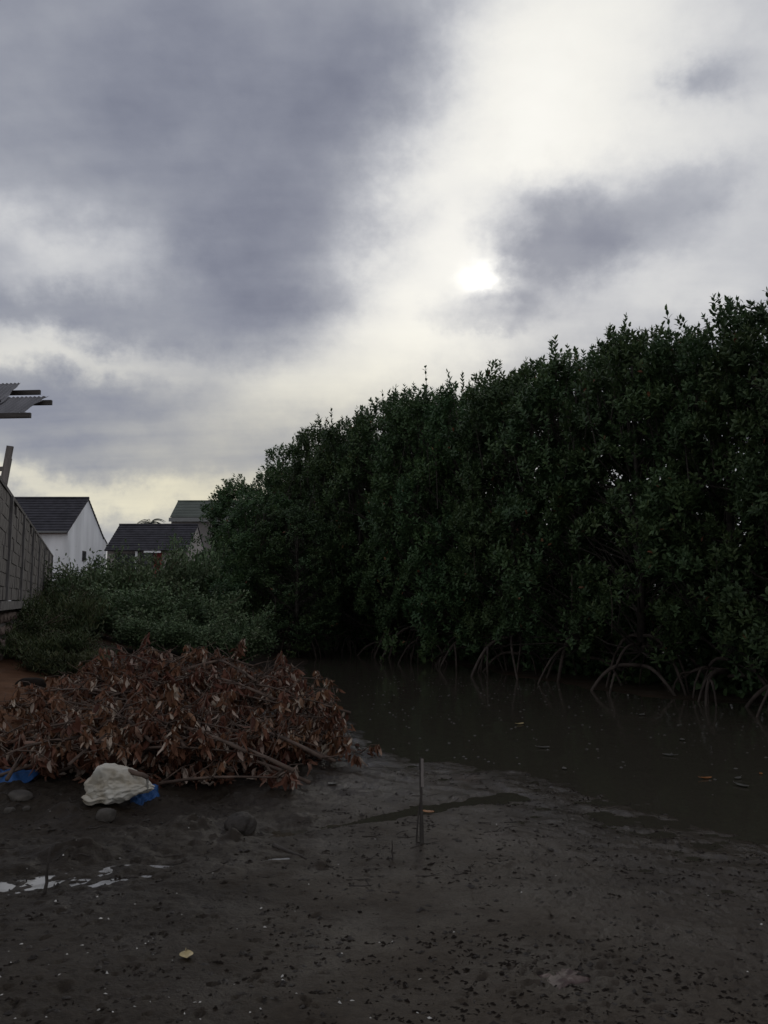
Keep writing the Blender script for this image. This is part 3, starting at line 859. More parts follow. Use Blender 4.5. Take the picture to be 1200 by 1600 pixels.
# ------------------------------------------------------------------ mangroves
def crown_profile(u):
    return np.interp(u, [0, .08, .25, .5, .75, .9, 1.0], [.55, .85, 1.02, 1.0, .88, .62, .30])
def make_mangrove(seed, H=5.6, R=1.25, K=118, shoots=22):
    """crown leaves, trunk with limbs, prop roots, and free shoot-top leaf positions"""
    r = np.random.default_rng(seed)
    u = r.random(K) ** 1.05
    th = r.random(K) * 2 * math.pi
    zlo = .55
    zl = .48 + .26 * np.sin(th * 2 + seed) + .20 * np.sin(th * 5 + seed * 2)
    cz = zl + u * (H - zl - .30)
    rr = R * crown_profile(u) * np.sqrt(r.uniform(.40, 1.0, K))
    lob = 1 + .22 * np.sin(th * 3 + seed) + .12 * np.sin(th * 5 + cz * 2)
    C = np.stack([rr * lob * np.cos(th), rr * lob * np.sin(th), cz], 1)
    CR = r.uniform(.24, .46, K)
    out = np.stack([np.cos(th), np.sin(th), np.zeros(K)], 1)
    B, T, NN, LL, WW, TO = [], [], [], [], [], []
    limb = MB()
    nrec = []
    def shoot(base, d, length, pairs, ll, tone0):
        d = d / np.linalg.norm(d)
        a = np.cross(d, (0.3, 0.2, 1.0)); a /= np.linalg.norm(a); b = np.cross(d, a)
        ph = r.random() * 6.28
        for k in range(pairs):
            q = base + d * length * ((k + .6) / pairs)
            for sg in (0, math.pi):
                t = ph + k * 1.57 + sg + r.normal() * .2
                side = a * math.cos(t) + b * math.sin(t)
                rise = .55 + .75 * (k / pairs) + r.normal() * .15
                B.append(q); T.append(side * math.cos(rise * .8) + d * math.sin(rise * .8)); NN.append(d * .9 - side * .35 + r.normal(size=3) * .1)
                LL.append(ll * r.uniform(.75, 1.15)); WW.append(ll * r.uniform(.42, .52)); TO.append(tone0 + r.normal() * .13)
        B.append(base + d * length); T.append(d); NN.append(a); LL.append(ll * .8); WW.append(ll * .16); TO.append(tone0 + .15)
    for k in range(K):
        tone = r.uniform(.15, .6)
        for j in range(shoots):
            d = out[k] * .55 + np.array((0, 0, .75)) + r.normal(size=3) * .55
            d /= np.linalg.norm(d)
            p = C[k] + d * CR[k] * r.uniform(.5, 1.1)
            dd = d * .5 + np.array((0, 0, .8)) + r.normal(size=3) * .25
            shoot(p, dd, r.uniform(.09, .2), 3 if j % 2 else 4, .108, tone)
        a = Vector((0, 0, max(.6, C[k][2] - .5 - r.random() * .8)))
        m = a.lerp(Vector(C[k]), .55) + Vector(r.normal(size=3) * .08)
        limb.tube([a, m, Vector(C[k])], [.017, .012, .006], 4)
    # taller shoots that break the skyline
    tops = []
    for k in range(28):
        t = r.random() * 6.28; rad = R * .95 * math.sqrt(r.random())
        zz = zlo + (H - zlo) * (.97 - .35 * (rad / R) ** 2) - r.uniform(0, .3)
        base = np.array((rad * math.cos(t), rad * math.sin(t), zz - .16))
        L = r.uniform(.3, .8) + (.4 if k % 4 == 0 else 0)
        d = np.array((r.normal() * .16, r.normal() * .16, 1.0))
        limb.tube([Vector(base - d * .5), Vector(base + d * L * .97)], [.012, .004], 4)
        shoot(base + d * L * .2, d, L * .8, int(4 + L * 8), .118, r.uniform(.2, .5))
        for q in range(4):
            e = d + r.normal(size=3) * np.array((.55, .55, .2))
            p = base + d * L * r.uniform(.15, .6)
            limb.tube([Vector(p), Vector(p + e * .2)], [.006, .004], 3)
            shoot(p + e * .05, e, r.uniform(.16, .3), 4, .115, r.uniform(.2, .5))
        tops.append((base, d, L))
    B, T, NN = np.array(B), np.array(T), np.array(NN)
    TO = np.clip(np.array(TO), 0, .96); TO[r.random(len(TO)) < .004] = 1.0
    V, F = leaf_arrays(B, T, NN, np.array(LL), np.array(WW), .22, .12)
    crown = npmesh('crown', V, F, np.repeat(TO, 4)); crown.materials.append(M['mangrove_leaf'])
    trunk = MB()
    bend = r.normal(size=2) * .15
    pts = [Vector((0, 0, .75)), Vector((bend[0], bend[1], H * .35)), Vector((bend[0] * .3, bend[1], H * .65)), Vector((0, 0, H * .95))]
    trunk.tube(pts, [.075, .06, .04, .012], 7)
    trunk = pymesh('trunk', trunk.V, trunk.F, True); trunk.materials.append(M['mangrove_bark'])
    limb = pymesh('limbs', limb.V, limb.F); limb.materials.append(M['mangrove_bark'])
    roots = []
    nr = 8
    for k in range(nr):
        a = 2 * math.pi * k / nr + r.normal() * .3
        h = r.uniform(.35, 1.0); reach = r.uniform(.45, 1.35)
        pts = []
        kink = r.normal() * .25
        for i in range(9):
            t = i / 8
            rad = reach * (t ** .75)
            z = h * (1 - t ** 1.9) + .10 * math.sin(t * math.pi) - .12 * t
            aa = a + kink * t
            pts.append(Vector((rad * math.cos(aa), rad * math.sin(aa), z)))
        rd = r.uniform(.024, .042)
        mb = MB().tube(pts, [rd * (1 - .35 * i / 8) for i in range(9)], 6)
        if r.random() < .6:           # a forked side root
            p0 = pts[4]; dv = Vector((math.cos(a + .9), math.sin(a + .9), 0))
            mb.tube([p0, p0 + dv * .14 + Vector((0, 0, -.02)), p0 + dv * .26 + Vector((0, 0, -p0.z * .5)), p0 + dv * .33 + Vector((0, 0, -p0.z - .1))], [rd * .7, rd * .65, rd * .55, rd * .45], 5)
        me = pymesh('prop_root', mb.V, mb.F, True); me.materials.append(M['root']); roots.append(me)
    hang = []
    for k in range(3):
        t = r.random() * 6.28
        x, y = R * .95 * math.cos(t), R * .95 * math.sin(t)
        z1 = r.uniform(1.5, 2.6); L = r.uniform(.5, 1.0)
        mb = MB().tube([Vector((x, y, z1)), Vector((x + .02, y, z1 - L * .5)), Vector((x, y + .02, z1 - L))], [.007, .007, .006], 5)
        me = pymesh('aerial_root', mb.V, mb.F, True); me.materials.append(M['root']); hang.append(me)
    return dict(crown=crown, trunk=trunk, limbs=limb, roots=roots, hang=hang, tops=tops, H=H)
MANG = [make_mangrove(100 + i, 5.6, 1.28) for i in range(5)]
LEAFM = []
for v in range(6):
    b = np.zeros((1, 3)); V, F = leaf_arrays(b, np.array([[0, 0, 1.]]), np.array([[1., 0, 0]]), np.array([.118]), np.array([.054]), .22, .10 + .05 * v)
    me = npmesh('leaf', V, F, np.full(4, .15 + .11 * v)); me.materials.append(M['mangrove_leaf']); LEAFM.append(me)

def place_mangrove(k, x, y, rz, H, wid, label, group, rooted=True, leaves=0):
    p = MANG[k]; sz = H / p['H']
    z = 0.0
    root = empty('mangrove_tree', (x, y, z), rz)
    setp(root, label, 'mangrove tree', group)
    sc = (wid, wid, sz)
    for nm, key in (('crown', 'crown'), ('trunk', 'trunk'), ('limb', 'limbs')):
        o = link(nm, p[key], root); o.scale = sc
        if nm == 'crown': o['kind'] = 'stuff'
    if rooted:
        for me in p['roots']:
            o = link('prop_root', me, root); o.scale = (wid, wid, 1)
        for me in p['hang']:
            o = link('aerial_root', me, root); o.scale = (wid * 1.05, wid * 1.05, sz)
    r = random.Random(int(x * 100 + y))
    for j in range(leaves):          # single leaves on the shoots that stand against the sky
        base, d, L = p['tops'][j % len(p['tops'])]
        u = r.uniform(.35, 1.05)
        q = base + d * L * u
        o = link('leaf', LEAFM[r.randrange(6)], root)
        o.location = (q[0] * wid, q[1] * wid, q[2] * sz)
        o.rotation_euler = (0, r.uniform(.25, .95) * (1.15 - .5 * u), r.uniform(0, 6.28))
        s = r.uniform(.8, 1.1); o.scale = (s, s, s)
    return root

SH0, SHD, SHN = np.array([4.74, 10.7]), np.array([-.457, .889]), np.array([.889, .457])
# (distance along the shore, setback, total height, spread, label)
FRONT = [
 (-2.2, 1.15, 5.0, 1.0, 'mangrove tree cut by the right edge of the photo, nearest of the row'),
 (-.3, .95, 5.5, 1.0, 'mangrove tree with tall arching prop roots in the water, second from the right edge'),
 (1.2, 1.15, 5.95, .95, 'mangrove tree with splayed roots, third from the right edge'),
 (2.7, .9, 6.0, 1.0, 'mangrove tree with straight roots like tent poles, fourth from the right edge'),
 (4.4, 1.1, 6.05, 1.05, 'mangrove tree over the dark water, fifth from the right edge'),
 (6.2, .95, 6.25, 1.0, 'mangrove tree behind the tall stake, sixth from the right edge'),
 (8.0, 1.1, 6.45, 1.05, 'mangrove tree in the middle of the row, seventh from the right edge'),
 (9.9, .95, 6.6, 1.05, 'mangrove tree left of the middle of the row, eighth from the right edge'),
 (12.0, 1.1, 6.8, 1.1, 'mangrove tree beyond the right end of the dead branch heap, ninth from the right edge'),
 (14.3, 1.0, 7.0, 1.1, 'mangrove tree near the far end of the row, tenth from the right edge'),
 (16.8, 1.0, 7.0, 1.15, 'mangrove tree near the far end of the row, third from its left end'),
 (19.3, .9, 6.8, 1.15, 'mangrove tree near the far end of the row, second from its left end'),
 (22.3, .1, 6.0, 1.3, 'mangrove tree at the far left end of the row, in front of the green roof'),
 (21.2, 1.5, 6.6, 1.25, 'mangrove tree just behind the far left end of the row'),
 (23.6, .9, 4.6, 1.3, 'low mangrove tree past the far left end of the row, beside the tall dark shrub'),
]
for i, (s, off, H, wid, lab) in enumerate(FRONT):
    p = SH0 + SHD * s + SHN * off
    place_mangrove((i * 2 + i // 5) % 5, p[0], p[1], i * 1.9 + .4, H, wid, lab, 'front row of mangroves along the water', True, 36 if i < 8 else 0)
ORD = ['first', 'second', 'third', 'fourth', 'fifth', 'sixth', 'seventh', 'eighth', 'ninth', 'tenth', 'eleventh', 'twelfth', 'thirteenth', 'fourteenth']
for i in range(14):
    s = -3.2 + i * 1.9 + (i % 3) * .12
    p = SH0 + SHD * s + SHN * (2.6 + .3 * math.sin(i * 2.3))
    H = np.interp(s, [-2, 2, 8, 14, 20, 23], [5.6, 6.1, 6.75, 7.2, 7.0, 6.0]) + .2 * math.sin(i * 1.7)
    place_mangrove((i + 1) % 5, p[0], p[1], i * 2.3, H, 1.12, 'dark leafy mangrove showing its top behind the front row, %s of them from the right' % ORD[i], 'mangroves behind the front row', False, 0)
def build_thicket():
    """the mass of low mangrove growth deep inside the stand"""
    r = np.random.default_rng(77)
    n = 84000
    s = r.uniform(-7, 30, n); off = 1.7 + 5.6 * r.random(n) ** 1.1
    top = 1.9 + .9 * np.sin(s * 1.9) + .35 * off
    z = -.05 + top * r.random(n) ** 1.7
    P_ = SH0[None] + SHD[None] * s[:, None] + SHN[None] * off[:, None] + r.normal(size=(n, 2)) * .2
    B = np.stack([P_[:, 0], P_[:, 1], z], 1)
    T = unit(r.normal(size=(n, 3))) + np.array((0, 0, .5))
    V, F = leaf_arrays(B, T, r.normal(size=(n, 3)), r.uniform(.13, .22, n), r.uniform(.07, .11, n))
    me = npmesh('mangrove_thicket', V, F, np.repeat(np.clip(r.normal(.3, .15, n), 0, .9), 4)); me.materials.append(M['mangrove_leaf'])
    o = link('mangrove_thicket', me); o['kind'] = 'stuff'
build_thicket()
place_mangrove(3, -2.35, 21.5, 1.0, 3.9, .95, 'low mangrove tree closing off the far end of the creek, right of the shrubs', 'front row of mangroves along the water', True, 0)
place_mangrove(1, -3.5, 23.0, 2.2, 4.5, 1.0, 'low mangrove tree at the far end of the creek, touching the shrubs behind the heap', 'front row of mangroves along the water', True, 0)

# ------------------------------------------------------------------ shrubs on the left bank
def make_shrub(seed, H, R, n, leaf, wide, mat_, grass=False):
    r = np.random.default_rng(seed)
    B, T, NN, LL, WW, TO = [], [], [], [], [], []
    st = MB()
    K = 46
    for k in range(K):
        th = r.random() * 6.28; el = r.random() ** .7
        d = np.array((math.cos(th) * R * (1.05 - .35 * el), math.sin(th) * R * (1.05 - .35 * el), H * (.25 + .75 * el))) * (r.uniform(.72, 1.0) if k % 6 else r.uniform(1.0, 1.14))
        b0 = np.array((math.cos(th) * .1, math.sin(th) * .1, 0))
        mid = d * .5 + np.array((0, 0, H * .12)) + r.normal(size=3) * .06
        st.tube([Vector(b0), Vector(mid), Vector(d)], [.014, .009, .004], 4)
        tone = r.uniform(.2, .75)
        m = n // K
        t = r.random(m) ** .6
        q = b0 * ((1 - t) ** 2)[:, None] + mid * (2 * t * (1 - t))[:, None] + d * (t * t)[:, None]
        q = q + r.normal(size=(m, 3)) * np.array((.105, .105, .10)) * (R / .9) * (1 if k % 6 else .7)
        B.append(q)
        if grass:
            T.append(r.normal(size=(m, 3)) * .35 + np.array((0, 0, 1)))
        else:
            T.append(unit(r.normal(size=(m, 3))) * .8 + np.array((0, 0, .45)) + d * .2)
        NN.append(r.normal(size=(m, 3)) * .5 + np.array((0, 0, .8)))
        LL.append(leaf * r.uniform(.6, 1.25, m)); WW.append(wide * r.uniform(.7, 1.2, m)); TO.append(np.clip(tone + r.normal(size=m) * .18, 0, 1))
    V, F = leaf_arrays(np.concatenate(B), np.concatenate(T), np.concatenate(NN), np.concatenate(LL), np.concatenate(WW), .2, .2)
    keep = V.reshape(-1, 6, 3)[:, 0, 2] > -.02
    V = V.reshape(-1, 6, 3)[keep].reshape(-1, 3)
    idx = np.arange(keep.sum()) * 6
    T4 = np.array([[0, 2, 1], [1, 2, 4], [1, 4, 3], [3, 4, 5]])
    F = (idx[:, None, None] + T4[None]).reshape(-1, 3)
    lv = npmesh('foliage', V, F, np.repeat(np.concatenate(TO)[keep], 4)); lv.materials.append(mat_)
    stm = pymesh('stems', st.V, st.F); stm.materials.append(M['twig'])
    return lv, stm
SHR = [make_shrub(200 + i, 1.5, .95, 7600, .095, .042, M['shrub_leaf']) for i in range(3)]
GRS = [make_shrub(230 + i, .8, .8, 5200, .16, .018, M['grass_leaf'], True) for i in range(2)] + [make_shrub(240, .8, .75, 5200, .055, .022, M['grass_leaf'])]
def place_shrub(protos, k, px, py_top, depth, wid, label, cat='shrub', name='shrub', group='shrubs on the bank beside the block wall', H0=1.5):
    t = P(px, py_top, depth)
    gz = ground_z(t.x, depth)
    root = empty(name, (t.x, depth, gz - .02), k * 1.7 + px)
    setp(root, label, cat, group)
    sz = max(.2, (t.z - gz) / (H0 * .97))
    lv, st = protos[k % len(protos)]
    a = link('foliage', lv, root); a.scale = (wid, wid, sz); a['kind'] = 'stuff'
    b = link('stem', st, root); b.scale = (wid, wid, sz)
for a in [
    (0, 108, 882, 25.0, 1.25, 'tall grey green shrub against the far end of the block wall'),
    (1, 143, 868, 23.5, 1.2, 'grey green shrub with a few raised sprigs in front of the white gable'),
    (2, 188, 868, 22.0, 1.25, 'pale grey green shrub below the left end of the low tiled roof'),
    (0, 236, 868, 23.5, 1.25, 'grey green shrub in front of the red door'),
    (1, 286, 864, 25.5, 1.3, 'darker shrub in front of the beige wall, beside the far mangroves'),
    (2, 318, 838, 27.5, 1.35, 'tall dark shrub joining the left end of the mangrove row'),
    (2, 150, 915, 19.0, 1.1, 'low rounded shrub in front of the tall one by the wall'),
    (0, 212, 912, 18.2, 1.1, 'low rounded shrub in the middle of the bank'),
    (1, 268, 918, 18.0, 1.1, 'low shrub above the top of the dead branch heap'),
    (0, 330, 925, 19.5, 1.15, 'dark low shrub at the foot of the far mangroves'),
    (1, 376, 955, 17.0, .8, 'small leafy shrub right behind the dead branch heap'),
    (2, 236, 952, 16.0, .8, 'small shrub beside the bare earth patch'),
    (2, 305, 958, 16.0, .8, 'small shrub left of the one right behind the heap'),
]: place_shrub(SHR, *a)
for a in [
    (2, 45, 950, 13.0, 1.0, 'dark green weed clump at the foot of the stone footing'),
    (0, 88, 938, 14.5, 1.1, 'tall grassy weed clump against the block wall'),
    (1, 70, 990, 12.0, .95, 'grassy weed clump above the dark rounded lump'),
    (2, 112, 985, 12.3, .9, 'low leafy weed clump left of the dead branch heap top'),
    (0, 100, 1015, 11.2, .8, 'short grassy weed clump nearest the dead branch heap'),
    (2, 95, 915, 17.0, 1.1, 'leafy weed clump halfway along the block wall'),
]: place_shrub(GRS, *a, cat='weeds', name='weed_clump', group='weed clumps along the stone footing', H0=.8)

# ------------------------------------------------------------------ heap of cut branches with dry leaves
DLM = []
for v in range(8):
    r = np.random.default_rng(v)
    L, W = .098, .041
    n = 5
    V, F = [], []
    for i in range(n):
        t = i / (n - 1)
        w = W * .5 * math.sin(math.pi * min(.98, t * .92 + .06)) ** .8
        c = .045 * (v % 4 - 1.2) * t * t + .006 * math.sin(t * 9 + v)
        z = -L * t
        fold = .5 + .25 * (v % 3)
        V += [(-w, c + w * fold, z), (0, c - .002, z), (w, c + w * fold * .9, z)]
    for i in range(n - 1):
        a = i * 3
        F += [(a, a + 1, a + 4), (a, a + 4, a + 3), (a + 1, a + 2, a + 5), (a + 1, a + 5, a + 4)]
    me = npmesh('leaf', np.array(V), np.array(F), np.full(len(F), (.1, .3, .45, .6, .75, .9, .5, 1.0)[v]), True)
    me.materials.append(M['dead_leaf']); DLM.append(me)
def leaf_basis(r):
    """hanging direction mostly down, random spin"""
    tilt = abs(r.normal()) * .45; az = r.random() * 6.28; spin = r.random() * 6.28
    return tilt, az, spin
def make_branch(seed):
    r = np.random.default_rng(seed)
    L = r.uniform(1.1, 1.9)
    bend = r.normal() * .3
    stem = []
    for i in range(8):
        t = i / 7
        stem.append(Vector((L * (t - .5), bend * math.sin(t * 2.4) , .12 * math.sin(t * math.pi) + .16 * t)))
    mb = MB().tube(stem, [.019 - .0018 * i for i in range(8)], 5)
    LF = []
    for k in range(int(r.integers(9, 14))):
        t = r.uniform(.12, 1.0); i = min(6, int(t * 7)); p = stem[i].lerp(stem[i + 1], t * 7 - i)
        az = r.random() * 6.28; d = Vector((math.cos(az) * .8 + .5, math.sin(az), r.uniform(-.1, .8))).normalized()
        l = r.uniform(.14, .42)
        q = p + d * l * .6 + Vector((0, 0, .02)); e = p + d * l + Vector((0, 0, -.03))
        mb.tube([p, q, e], [.007, .005, .003], 4)
        for j in range(int(r.integers(9, 15))):
            u = r.uniform(.45, 1.05)
            b = p.lerp(e, u) + Vector(r.normal(size=3) * .012)
            LF.append((b, *leaf_basis(r), int(r.integers(0, 8)), r.uniform(.75, 1.25)))
    for k in range(5):                # bare forked twigs
        t = r.uniform(.1, .9); i = min(6, int(t * 7)); p = stem[i]
        d = Vector(r.normal(size=3)); d.z = abs(d.z) * .5; d.normalize()
        mb.tube([p, p + d * .18, p + d * .34 + Vector(r.normal(size=3) * .05)], [.006, .004, .002], 4)
    stemm = pymesh('stem', mb.V, mb.F, True); stemm.materials.append(M['dead_wood'])
    return stemm, LF
def leaf_matrix(b, tilt, az, spin, s):
    return Matrix.Translation(b) @ Matrix.Rotation(az, 4, 'Z') @ Matrix.Rotation(tilt, 4, 'X') @ Matrix.Rotation(spin, 4, 'Z') @ Matrix.Diagonal((s, s, s, 1))
DLV = [np.array([tuple(v.co) for v in me.vertices]) for me in DLM]
DLF = [np.array([tuple(p.vertices) for p in me.polygons]) for me in DLM]
DLT = (.1, .3, .45, .6, .75, .9, .5, 1.0)
NB = 12
BR = []
for i in range(NB):
    stemm, LF = make_branch(300 + i)
    single = LF[::9][:9]; rest = [l for j, l in enumerate(LF) if not (j % 9 == 0 and j // 9 < 9)]
    V, F, T = [], [], []; n = 0
    for (b, ti, az, sp, v, s) in rest:
        m = np.array(leaf_matrix(b, ti, az, sp, s))
        q = DLV[v] @ m[:3, :3].T + m[:3, 3]
        V.append(q); F.append(DLF[v] + n); n += len(q); T += [min(1, max(0, DLT[v] + random.uniform(-.22, .22)))] * len(DLF[v])
    lm = npmesh('leaves', np.concatenate(V), np.concatenate(F), T, True); lm.materials.append(M['dead_leaf'])
    BR.append((stemm, lm, single))
def heap_top(x, y):
    u, v = x + 2.12, y - 8.45
    a = u * .94 + v * .12; b = v - u * .15
    q = (a / 1.36) ** 2 + (b / 2.3) ** 2
    side = float(smooth(-3.5, -1.8, np.array(x)))
    return max(0.0, 1 - q) ** .5 * (.12 + .88 * side) * (.43 + .13 * math.sin(x * 4.1) + .12 * math.sin(y * 3.3 + 1 + x))
HEAPLABEL = 'cut branch with drooping dry brown leaves, lying tangled in the heap'
def build_heap():
    r = random.Random(11)
    n = 0; tries = 0
    while n < 165 and tries < 6000:
        tries += 1
        if n < 34:                      # the skirt of branches along the near foot of the heap
            t = r.random(); x = -2.95 + 2.2 * t + r.uniform(-.1, .1); y = 6.5 + .45 * abs(t - .5) + r.uniform(-.1, .35) + (1.1 * max(0, t - .7) / .3)
            ht, lay = .16, r.uniform(-.6, .4)
        else:
            x, y = r.uniform(-3.9, -.2), r.uniform(6.3, 11.0)
            ht = heap_top(x, y)
            if ht < .04 or x < -3.15: continue
            lay = r.uniform(.0, 1.0) ** .6
        z = ground_z(x, y) + .03 + ht * lay
        k = n % NB
        stemm, lm, single = BR[k]
        root = empty('dead_branch', (x, y, z), r.uniform(0, 6.28))
        s = r.uniform(.65, .95)
        root.scale = (s, s, s)
        setp(root, HEAPLABEL, 'dead branch', 'cut branches in the heap')
        st = link('stem', stemm, root)
        o = link('foliage', lm, root); o['kind'] = 'stuff'
        if ht * lay > .25 * ht and y < 9.6:
            for (b, ti, az, sp, v, sc) in single[:7 if n % 2 else 6]:
                q = link('leaf', DLM[v], root); q.matrix_local = leaf_matrix(b, ti, az, sp, sc)
        n += 1
build_heap()
def build_leaf_litter():
    r = np.random.default_rng(8); V, F, T = [], [], []; n = 0
    for k in range(1500):
        t = r.random(); x = -3.5 + 3.0 * t + r.normal() * .15
        y = 6.45 + .5 * abs(t - .5) + abs(r.normal()) * .55 - .22 * (r.random() < .35) + (1.1 * max(0, t - .7) / .3)
        v = int(r.integers(0, 8))
        m = np.array(Matrix.Translation((x, y, 0)) @ Matrix.Rotation(r.random() * 6.28, 4, 'Z') @ Matrix.Rotation(math.pi / 2 + r.normal() * .35, 4, 'X') @ Matrix.Rotation(r.normal() * .5, 4, 'Z'))
        q = (DLV[v] * r.uniform(.6, 1.0)) @ m[:3, :3].T + m[:3, 3]
        q[:, 2] += ground_z(x, y) + .012 - min(0, float((q[:, 2]).min()) * .6)
        V.append(q); F.append(DLF[v] + n); n += len(q); T += [min(1, max(0, DLT[v] + r.normal() * .2))] * len(DLF[v])
    me = npmesh('leaf_litter', np.concatenate(V), np.concatenate(F), T, True); me.materials.append(M['dead_leaf'])
    o = link('leaf_litter', me); o['kind'] = 'stuff'
build_leaf_litter()
def branch_thing(label, pts, rad, twigs=0, seed=0, name='bare_branch', material=None):
    """a bare branch through world points"""
    o0 = Vector(pts[0]); root = empty(name, o0); setp(root, label, 'branch')
    pts = [Vector(p) - o0 for p in pts]
    sm = []
    for i in range(len(pts) - 1):
        for t in (0, .5): sm.append(pts[i].lerp(pts[i + 1], t) + Vector((random.uniform(-.01, .01) for _ in range(3))))
    sm.append(pts[-1])
    MB().tube(sm, [rad * (1 - .6 * i / (len(sm) - 1)) for i in range(len(sm))], 7).obj('stem', material or M['dead_wood'], root, True)
    r = random.Random(seed)
    for k in range(twigs):
        p = sm[r.randrange(1, len(sm))]; d = Vector((r.uniform(-1, 1), r.uniform(-.6, .3), r.uniform(.1, 1))).normalized()
        MB().tube([p, p + d * .12, p + d * .25 + Vector((r.uniform(-.05, .05), 0, -.02))], [rad * .35, rad * .25, rad * .12], 5).obj('twig', material or M['dead_wood'], root, True)
def HP(px, py, depth): return P(px, py, depth)
branch_thing('long arched bare branch across the top of the heap', [HP(262, 1058, 8.4), HP(320, 1036, 8.5), HP(362, 1029, 8.6), HP(395, 1040, 8.7)], .02, 4, 1)
branch_thing('bare forked branch low at the right end of the heap', [HP(415, 1172, 7.3), HP(450, 1165, 7.4), HP(475, 1142, 7.5), HP(490, 1120, 7.7)], .014, 4, 2)
branch_thing('thick bare branch above the white sack', [HP(95, 1182, 6.9), HP(140, 1174, 6.85), HP(175, 1165, 6.8), HP(215, 1142, 6.9)], .026, 3, 3)
branch_thing('straight pale branch slanting up in the middle of the heap', [HP(300, 1165, 6.9), HP(335, 1145, 6.9), HP(365, 1128, 7.0)], .013, 1, 4)
branch_thing('thin bare branch lying level under the middle of the heap', [HP(200, 1186, 6.6), HP(260, 1184, 6.6), HP(318, 1181, 6.6), HP(365, 1165, 6.7)], .016, 3, 5)
branch_thing('twiggy bare branch on the left slope of the heap', [HP(15, 1175, 7.6), HP(50, 1140, 7.7), HP(100, 1108, 7.9), HP(180, 1098, 8.0)], .014, 5, 6)
branch_thing('slender bare twig standing upright in the heap', [HP(279, 1125, 7.5), HP(280, 1098, 7.5), HP(277, 1075, 7.5)], .011, 1, 7)

# ------------------------------------------------------------------ things lying about
def crumple(name, w, d, h, seed, material, nx=22, ny=18, thick=.0015, edge=.25):
    r = np.random.default_rng(seed)
    U, Vv = np.meshgrid(np.linspace(-1, 1, nx), np.linspace(-1, 1, ny))
    ang = np.arctan2(Vv, U); rag = 1 + edge * fbm(np.cos(ang) * 2 + 9 + seed, np.sin(ang) * 2 + 9, 3, seed)
    X = U * w / 2 * rag; Y = Vv * d / 2 * rag
    n1 = fbm(X / w * 5 + seed, Y / d * 5, 3, seed); n2 = np.abs(fbm(X / w * 9 + 3, Y / d * 8 + seed, 3, seed + 5))
    Z = h * (.55 + n1 * .9 - n2 * .9) * (1 - .75 * np.maximum(np.abs(U), np.abs(Vv)) ** 3)
    idx = np.arange(nx * ny).reshape(ny, nx)
    F = np.stack([idx[:-1, :-1], idx[:-1, 1:], idx[1:, 1:], idx[1:, :-1]], -1).reshape(-1, 4)
    V = np.stack([X, Y, Z], -1).reshape(-1, 3)
    me = npmesh(name, V, F, smooth_=True); me.materials.append(material)
    o = link(name, me)
    m = o.modifiers.new('thick', 'SOLIDIFY'); m.thickness = thick
    return o
def on_ground(px, py, z=.1):
    for _ in range(6):
        g = G(px, py, z); z = ground_z(g.x, g.y)
    return Vector((g.x, g.y, z))

